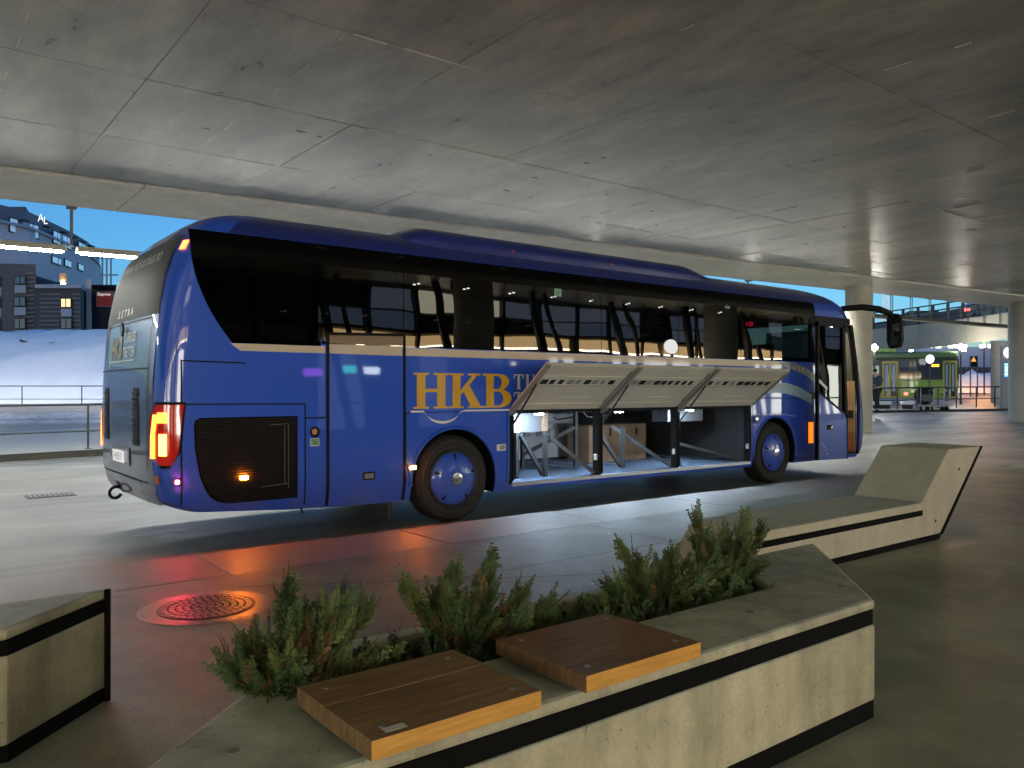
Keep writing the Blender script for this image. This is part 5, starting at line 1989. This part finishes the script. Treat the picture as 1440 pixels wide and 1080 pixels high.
# green bus
gb_w = 46.5
A, B = pw(1140, 48.5, 0), pw(1348, 45.5, 0)
gd = (B - A).normalized()
gL = (B - A).length
gn = Vector((gd.y, -gd.x, 0))
if gn.dot(CP - A) < 0:
    gn = -gn
gzb = gw(46) + .05
gbus = thing('green_bus', (A + B) / 2 + Vector((0, 0, gzb)), 'green city bus parked beyond the railing at right', 'bus')


def gp(s, d, z):
    p = A + gd * s - gn * d
    return Vector((p.x, p.y, gzb + z))


def gbox(name, s0, s1, d0, d1, z0, z1, m, parent=gbus, bevel=0):
    q = MB()
    q.box((s0, d0, z0), (s1, d1, z1))
    q.v = [gp(*p) for p in q.v]
    return q.build(name, m, parent, bevel=bevel)


H_ = 3.05
gbox('body', 0, gL, 0, 2.5, .32, 1.42, M_gpaint, bevel=.06)
gbox('window_band', .02, gL - .02, .02, 2.48, 1.42, 2.62, M_gdark)
gbox('roof', 0, gL, .0, 2.5, 2.62, H_, mat('dark green roof', (.05, .10, .03), .4, coat=.5), bevel=.12)
gbox('roof_pod', 1.0, gL - 3.2, .3, 2.2, H_ - .02, H_ + .28, M_gpaint, bevel=.06)
sc_ = gL / (1348 - 1140)


def gs(px):
    return (px - 1140) * sc_


for (a, b) in ((1244, 1266), (1327, 1346)):
    d = gbox('door', gs(a), gs(b), -.02, .02, .36, 2.50, M_olive)
    m_ = (gs(a) + gs(b)) / 2
    for (u0, u1) in ((gs(a) + .09, m_ - .05), (m_ + .05, gs(b) - .09)):
        gbox('door_leaf', u0, u1, -.03, -.022, .45, 2.38, M_gdark, d)
        gbox('door_pane', u0 + .05, u1 - .05, -.036, -.031, .75, 2.3, mat('door pane', (.10, .16, .2), .15, emit=(.25, .4, .5), estr=.10), d)
for (a, b) in ((1150, 1182), (1184, 1222), (1224, 1242)):
    f = gbox('window', gs(a), gs(b), .0, .012, 1.5, 2.45, M_gdark)
    gbox('lit_interior', gs(a) + .1, gs(b) - .1, -.004, -.001, 1.75, 2.25, emitm('lit bus interior', (.45, .62, .55), .35), f)
for (a, b) in ((1268, 1290), (1292, 1324)):
    gbox('window', gs(a), gs(b), .0, .012, 1.48, 2.5, M_wpane)
gbox('side_display', gs(1312), gs(1322), -.01, .0, 2.16, 2.30, E_oran)
for i, (px, z) in enumerate(((1237, .52), (1277, .55))):
    gbox('marker_lamp', gs(px) - .08, gs(px) + .08, -.02, .0, z, z + .12, E_redl)
for s in (2.6, gs(1302)):
    wq = MB()
    wq.lathe([(.2, .05), (.45, .02), (.48, .10), (.48, .28)], (s, 0, .48), 'Y', 28)
    wq.v = [gp(*p) for p in wq.v]
    wq.build('wheel', M_tyre, gbus, smooth=True)
    wa_ = MB().lathe([(.52, -.004), (.52, .02)], (s, 0, .48), 'Y', 28)
    wa_.v = [gp(*p) for p in wa_.v]
    wa_.build('wheel_arch', M_black, gbus)
gbox('front_mask', gL - .02, gL + .03, .1, 2.4, 1.0, 2.6, M_gdark)
# round clock lamp standing behind the railing, reflected white
cl = thing('station_clock', pw(1307, 44.2, gw(44)), 'round white lit clock in front of the green bus windows', 'clock')
cc = pw(1307, 44.2, pz(505, 44.2))
ck = MB()
ck.add([cc + WR * (.20 * math.cos(a)) + Vector((0, 0, .23 * math.sin(a))) - WF * q for q in (0, .12) for a in [2 * math.pi * i / 24 for i in range(24)]],
       [tuple(range(24)), tuple(range(24, 48))] + [(i, (i + 1) % 24, 24 + (i + 1) % 24, 24 + i) for i in range(24)])
ck.build('clock_face', emitm('clock face', (1, 1, .95), 2.2), cl)
MB().tube([pw(1307, 44.2, gw(44)), pw(1307, 44.2, pz(509, 44.2))], .04).build('pole', M_railp, cl)
MB().bar(cc - WF * .14, cc - WF * .14 + Vector((0, 0, .15)), .03, .01, up=(1, 0, 0)).build('clock_hand', M_black, cl)
MB().bar(cc - WF * .14, cc - WF * .14 + WR * .1, .03, .01).build('clock_hand', M_black, cl)

# info totem
tw_ = 40.0
tb = pw(1417, tw_, gw(tw_) + .12)
to = thing('info_totem', tb, 'grey information pillar with round lamp and blue screen at far right', 'information pillar')
M_ = Matrix.Translation(tb) @ Matrix.Rotation(math.atan2(WR.y, WR.x), 4, 'Z')
hT = pz(487, tw_) - tb.z
MB(M_).box((-.32, -.12, 0), (.32, .12, hT)).build('pillar', mat('totem grey', (.22, .23, .23), .5), to, bevel=.02)
MB(M_).lathe([(.26, -.05), (.26, .0), (.22, .015)], (0, -.12, hT - .32), 'Y', 32).build('round_lamp', emitm('totem lamp', (1, 1, .97), 5), to)
z0_, z1_ = pz(530, tw_) - tb.z, pz(511, tw_) - tb.z
scn = MB(M_).box((-.24, -.135, z0_), (.20, -.118, z1_)).build('screen', E_screen, to)
for i, (zz, wd) in enumerate(((.93, .34), (.72, .14), (.58, .22), (.45, .18), (.26, .32), (.18, .24))):
    z = z0_ + (z1_ - z0_) * zz
    MB(M_).box((-.21, -.139, z - .03), (-.21 + wd, -.136, z + .01)).build('screen_text', E_scrtxt, scn)

# luggage trolleys
def trolley(px, w, rz, lab):
    b = pw(px, w, gw(w) + .12)
    t = thing('luggage_trolley', b, lab, 'trolley', 'luggage trolleys by the railing')
    M_ = Matrix.Translation(b) @ Matrix.Rotation(rz, 4, 'Z')
    mm = MB(M_)
    mm.tube([(-.3, -.28, .22), (.55, -.22, .20)], .022)
    mm.tube([(-.3, .28, .22), (.55, .22, .20)], .022)
    mm.build('chassis', M_steel, t)
    h = MB(M_)
    h.tube([(-.3, -.28, .2), (-.38, -.28, 1.02), (-.38, .28, 1.02), (-.3, .28, .2)], .024)
    h.build('handle_frame', M_steel, t)
    MB(M_).tube([(-.40, -.26, 1.04), (-.40, .26, 1.04)], .035).build('push_bar', M_black, t)
    MB(M_).box((-.36, -.24, .74), (-.12, .24, .78)).build('basket', M_railp, t)
    MB(M_).box((-.37, -.24, .45), (-.34, .24, .75)).build('sign_panel', mat('trolley panel', (.09, .10, .10), .5), t)
    MB(M_).box((-.3, -.24, .22), (.5, .24, .25)).build('tray', M_steel, t)
    for (x, y) in ((-.25, -.25), (-.25, .25), (.5, 0)):
        MB(M_).lathe([(.1, -.025), (.1, .025)], (x, y, .1), 'Y', 16).build('wheel', M_black, t)


an = math.atan2(WR.y, WR.x)
trolley(1300, 37.6, an + 1.4, 'grey luggage trolley left of its twin beside the railing')
trolley(1320, 37.6, an + 2.3, 'turned luggage trolley nearer the open bus door')
# white low walls
for (a, b, lab) in ((1228, 1252, 'white low block left of the railing near the person'), (1268, 1284, 'pale low block in front of the green bus skirt')):
    w = 39.5
    lo = thing('low_block', pw((a + b) / 2, w, gw(w) + .12), lab, 'block', 'low blocks by the railing')
    MB().bar(pw(a, w, gw(w) + .12 + .28), pw(b, w, gw(w) + .12 + .28), .35, .16).build('slab', M_whitev, lo, bevel=.02)
    MB().bar(pw(a + 2, w, gw(w) + .22), pw(b - 2, w, gw(w) + .22), .25, .2).build('foot', M_kerbdark, lo)

# lattice mast against the sky
lmt = thing('lattice_mast', pw(1246, 150, 0), 'white lattice crane mast against the blue sky', 'mast')
lm_ = MB()
hz0, hz1 = 4, 26
cs = [pw(1241.5, 150, 0), pw(1249.5, 150, 0), pw(1249.5, 151.2, 0), pw(1241.5, 151.2, 0)]
for c in cs:
    lm_.bar(c + Vector((0, 0, hz0)), c + Vector((0, 0, hz1)), .18, .18)
z = hz0
kk = 0
while z < hz1 - 1:
    for i in range(4):
        a, b = cs[i], cs[(i + 1) % 4]
        if kk % 2:
            a, b = b, a
        lm_.bar(a + Vector((0, 0, z)), b + Vector((0, 0, z + 1.1)), .12, .12)
    z += 1.1
    kk += 1
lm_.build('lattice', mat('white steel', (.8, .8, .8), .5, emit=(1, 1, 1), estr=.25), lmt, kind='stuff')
MB().box((cs[0].x - 1, cs[0].y - 1, -1), (cs[0].x + 1.5, cs[0].y + 1.5, 4)).build('mast_base', M_bpale, lmt)

# person walking by, looking down
def skinned(name, verts, edges, radii, m, parent, sub=2, root=0):
    me_ = bpy.data.meshes.new(name)
    bm = bmesh.new()
    lay = bm.verts.layers.skin.verify()
    base = ORG[parent]
    vv = []
    for p, r in zip(verts, radii):
        v = bm.verts.new(Vector(p) - base)
        v[lay].radius = r if isinstance(r, tuple) else (r, r)
        vv.append(v)
    vv[root][lay].use_root = True
    for a, b in edges:
        bm.edges.new((vv[a], vv[b]))
    bm.to_mesh(me_)
    bm.free()
    me_.materials.append(m)
    o = bpy.data.objects.new(name, me_)
    COL.objects.link(o)
    o.parent = parent
    o.modifiers.new('skin', 'SKIN').use_smooth_shade = True
    o.modifiers.new('sub', 'SUBSURF').levels = sub
    o.modifiers['sub'].render_levels = sub
    return o


pw_ = 34.0
pb0 = pw(1232.5, pw_, gw(pw_) + .28)
per = thing('person', pb0, 'person in dark jacket and cap standing beyond the coach front looking down', 'person')
Mp = Matrix.Translation(pb0) @ Matrix.Rotation(math.atan2(-WR.y, -WR.x) + .2, 4, 'Z')


def P_(x, y, z):
    return Mp @ Vector((x, y, z))


# x forward (to the left in the picture)
bv = [P_(0, 0, .95), P_(.0, 0, 1.15), P_(-.02, 0, 1.36), P_(.02, 0, 1.50), P_(.05, 0, 1.58), P_(.07, 0, 1.70),
      P_(0, .10, .88), P_(.05, .11, .50), P_(-.02, .11, .10), P_(.10, .12, .04),
      P_(0, -.10, .88), P_(-.04, -.11, .50), P_(-.16, -.11, .10), P_(-.04, -.12, .04),
      P_(-.02, .19, 1.40), P_(-.02, .24, 1.12), P_(.20, .16, 1.10), P_(.27, .13, 1.13),
      P_(-.02, -.19, 1.40), P_(-.02, -.24, 1.12), P_(.20, -.16, 1.10), P_(.27, -.13, 1.13)]
be = [(0, 1), (1, 2), (2, 3), (3, 4), (4, 5), (0, 6), (6, 7), (7, 8), (8, 9), (0, 10), (10, 11), (11, 12), (12, 13), (2, 14), (14, 15), (15, 16), (16, 17), (2, 18), (18, 19), (19, 20), (20, 21)]
br = [.14, .13, .15, .06, .09, .085, .10, .065, .045, .045, .10, .065, .045, .045, .07, .05, .04, .04, .07, .05, .04, .04]
skinned('body', bv, be, br, M_skin, per)
skinned('jacket', [bv[i] for i in (0, 1, 2, 3, 14, 15, 16, 18, 19, 20)], [(0, 1), (1, 2), (2, 3), (2, 4), (4, 5), (5, 6), (2, 7), (7, 8), (8, 9)], [.17, .17, .185, .09, .095, .075, .055, .095, .075, .055], M_jacket, per)
skinned('trousers', [bv[i] for i in (0, 6, 7, 8, 10, 11, 12)], [(0, 1), (1, 2), (2, 3), (0, 4), (4, 5), (5, 6)], [.155, .12, .085, .065, .12, .085, .065], M_trous, per)
skinned('shoes', [P_(-.03, .11, .05), P_(.14, .12, .04), P_(-.17, -.11, .05), P_(0, -.12, .04)], [(0, 1), (2, 3)], [.055, .05, .055, .05], M_black, per)
skinned('cap', [P_(.03, 0, 1.70), P_(.06, 0, 1.76), P_(.17, 0, 1.71)], [(0, 1), (1, 2)], [.115, .095, .05], M_black, per)

# ------------------------------------------------------------------ the terminal behind the viewer: lights the scene and shows in the glass
FY = -14.5
tm = thing('station_terminal', (0, FY, 0), 'long lit station terminal front facing the coach, seen mirrored in its glass', 'building')
MB().box((-60, FY - .6, -.2), (60, FY - .25, CZ)).build('back_wall', M_wallw, tm)
rng = random.Random(3)
x = -46.0
i = 0
while x < 50:
    w_ = 1.75
    r = rng.random()
    # ground floor glazing
    m1 = E_shop if r < .52 else (E_hall if r < .8 else M_wpane)
    if 0.3 < x + 1.2 < 4.9:
        m1 = M_wpane
    elif 4.9 < x + 1.2 < 9:
        m1 = E_dim if i % 2 else M_wpane
    elif 9 < x + 1.2 < 13:
        m1 = E_dim if i % 3 else M_wpane
    elif 13 < x + 1.2:
        m1 = E_hall2 if i % 5 else M_wpane
    dark = 0.3 < x + 1.2 < 4.9
    f1 = MB().box((x + .06, FY - .24, .35), (x + w_ - .06, FY - .20, 2.75)).build('shop_window', m1, tm)
    MB().box((x - .06, FY - .25, .0), (x + .06, FY + .02, 4.9)).build('mullion', M_mull, tm)
    MB().box((x + .06, FY - .22, 1.1), (x + w_ - .06, FY - .15, 1.16)).build('transom', M_mull, f1)
    MB().box((x + .06, FY - .24, 3.62), (x + w_ - .06, FY - .20, 4.15)).build('upper_window', rng.choice([E_cool, M_wpane, E_dim, M_wpane, M_wpane, E_cool]) if not dark else M_wpane, tm)
    MB().box((x + .06, FY - .24, 4.22), (x + w_ - .06, FY - .20, 4.85)).build('upper_window', rng.choice([E_hall, E_cool, E_dim, M_wpane, E_dim]) if not dark else M_wpane, tm)
    x += w_
    i += 1
MB().box((-60, FY - .24, 2.78), (60, FY + .5, 2.92)).build('canopy', M_mull, tm)
for i in range(12):
    xa = -29.8 + i * 5.0
    if -.5 < xa < 4.6:
        continue
    MB().box((xa, FY - .22, 3.06), (xa + 4.6, FY - .12, 3.42)).build('light_band', emitm('warm wall band', (1.0, 0.66, 0.30), 4.5), tm)
    MB().box((xa, FY - .22, 2.96), (xa + 4.6, FY - .08, 3.02)).build('light_line', emitm('warm light line', (1.0, 0.84, 0.55), 30), tm)
MB().box((-60, FY - .25, 3.50), (60, FY - .02, 3.58)).build('ledge', M_mull, tm)
for (xa, z, e) in ((4.4, 1.95, E_purple), (5.5, 2.05, E_teal), (6.3, 2.02, emitm('white sign', (.8, .9, 1), 12)), (-3.0, 2.45, E_purple)):
    MB().box((xa, FY - .05, z), (xa + .55, FY + .03, z + .22)).build('shop_sign', e, tm)
for (xa, ya) in ((-4.2, -12.3), (8.9, -12.3), (21, -12.3), (-17, -12.3)):
    c_ = thing('concrete_column', (xa, ya, 0), {-4.2: 'round concrete column behind the viewer, mirrored dark in the coach glass', 8.9: 'second round column behind the viewer, opposite the coach front',
                                              21: 'third round column behind the viewer, far to the right', -17: 'round column behind the viewer, far to the left'}[xa], 'column', 'round concrete columns')
    MB().lathe([(.62, 0), (.62, CZ + .02)], (xa, ya, 0), 'Z', 32).build('shaft', M_colm, c_, smooth=True)
for i in range(15):                                   # slanted steel legs of the front
    xa = -22 + i * 3.9
    MB().bar((xa, FY + 1.4, 0), (xa - 1.1, FY + 1.2, CZ), .16, .22).build('slanted_strut', M_mull, tm)
    MB().bar((xa + .7, FY + 1.4, 0), (xa - .4, FY + 1.2, CZ), .10, .14).build('slanted_strut', M_mull, tm)
gl_ = thing('globe_lamp', (17.0, -11.5, PZ), 'white glowing station globe lamp opposite the coach front', 'lamp')
MB().lathe([(.04, 0), (.04, 2.7)], (17.0, -11.5, PZ), 'Z', 10).build('pole', M_railp, gl_)
MB().lathe([(.27 * math.sin(R_(a)) + .001, -.27 * math.cos(R_(a))) for a in range(0, 181, 15)], (17.0, -11.5, PZ + 3.0), 'Z', 20).build('globe', emitm('globe', (1, 1, 1), 9), gl_, smooth=True)
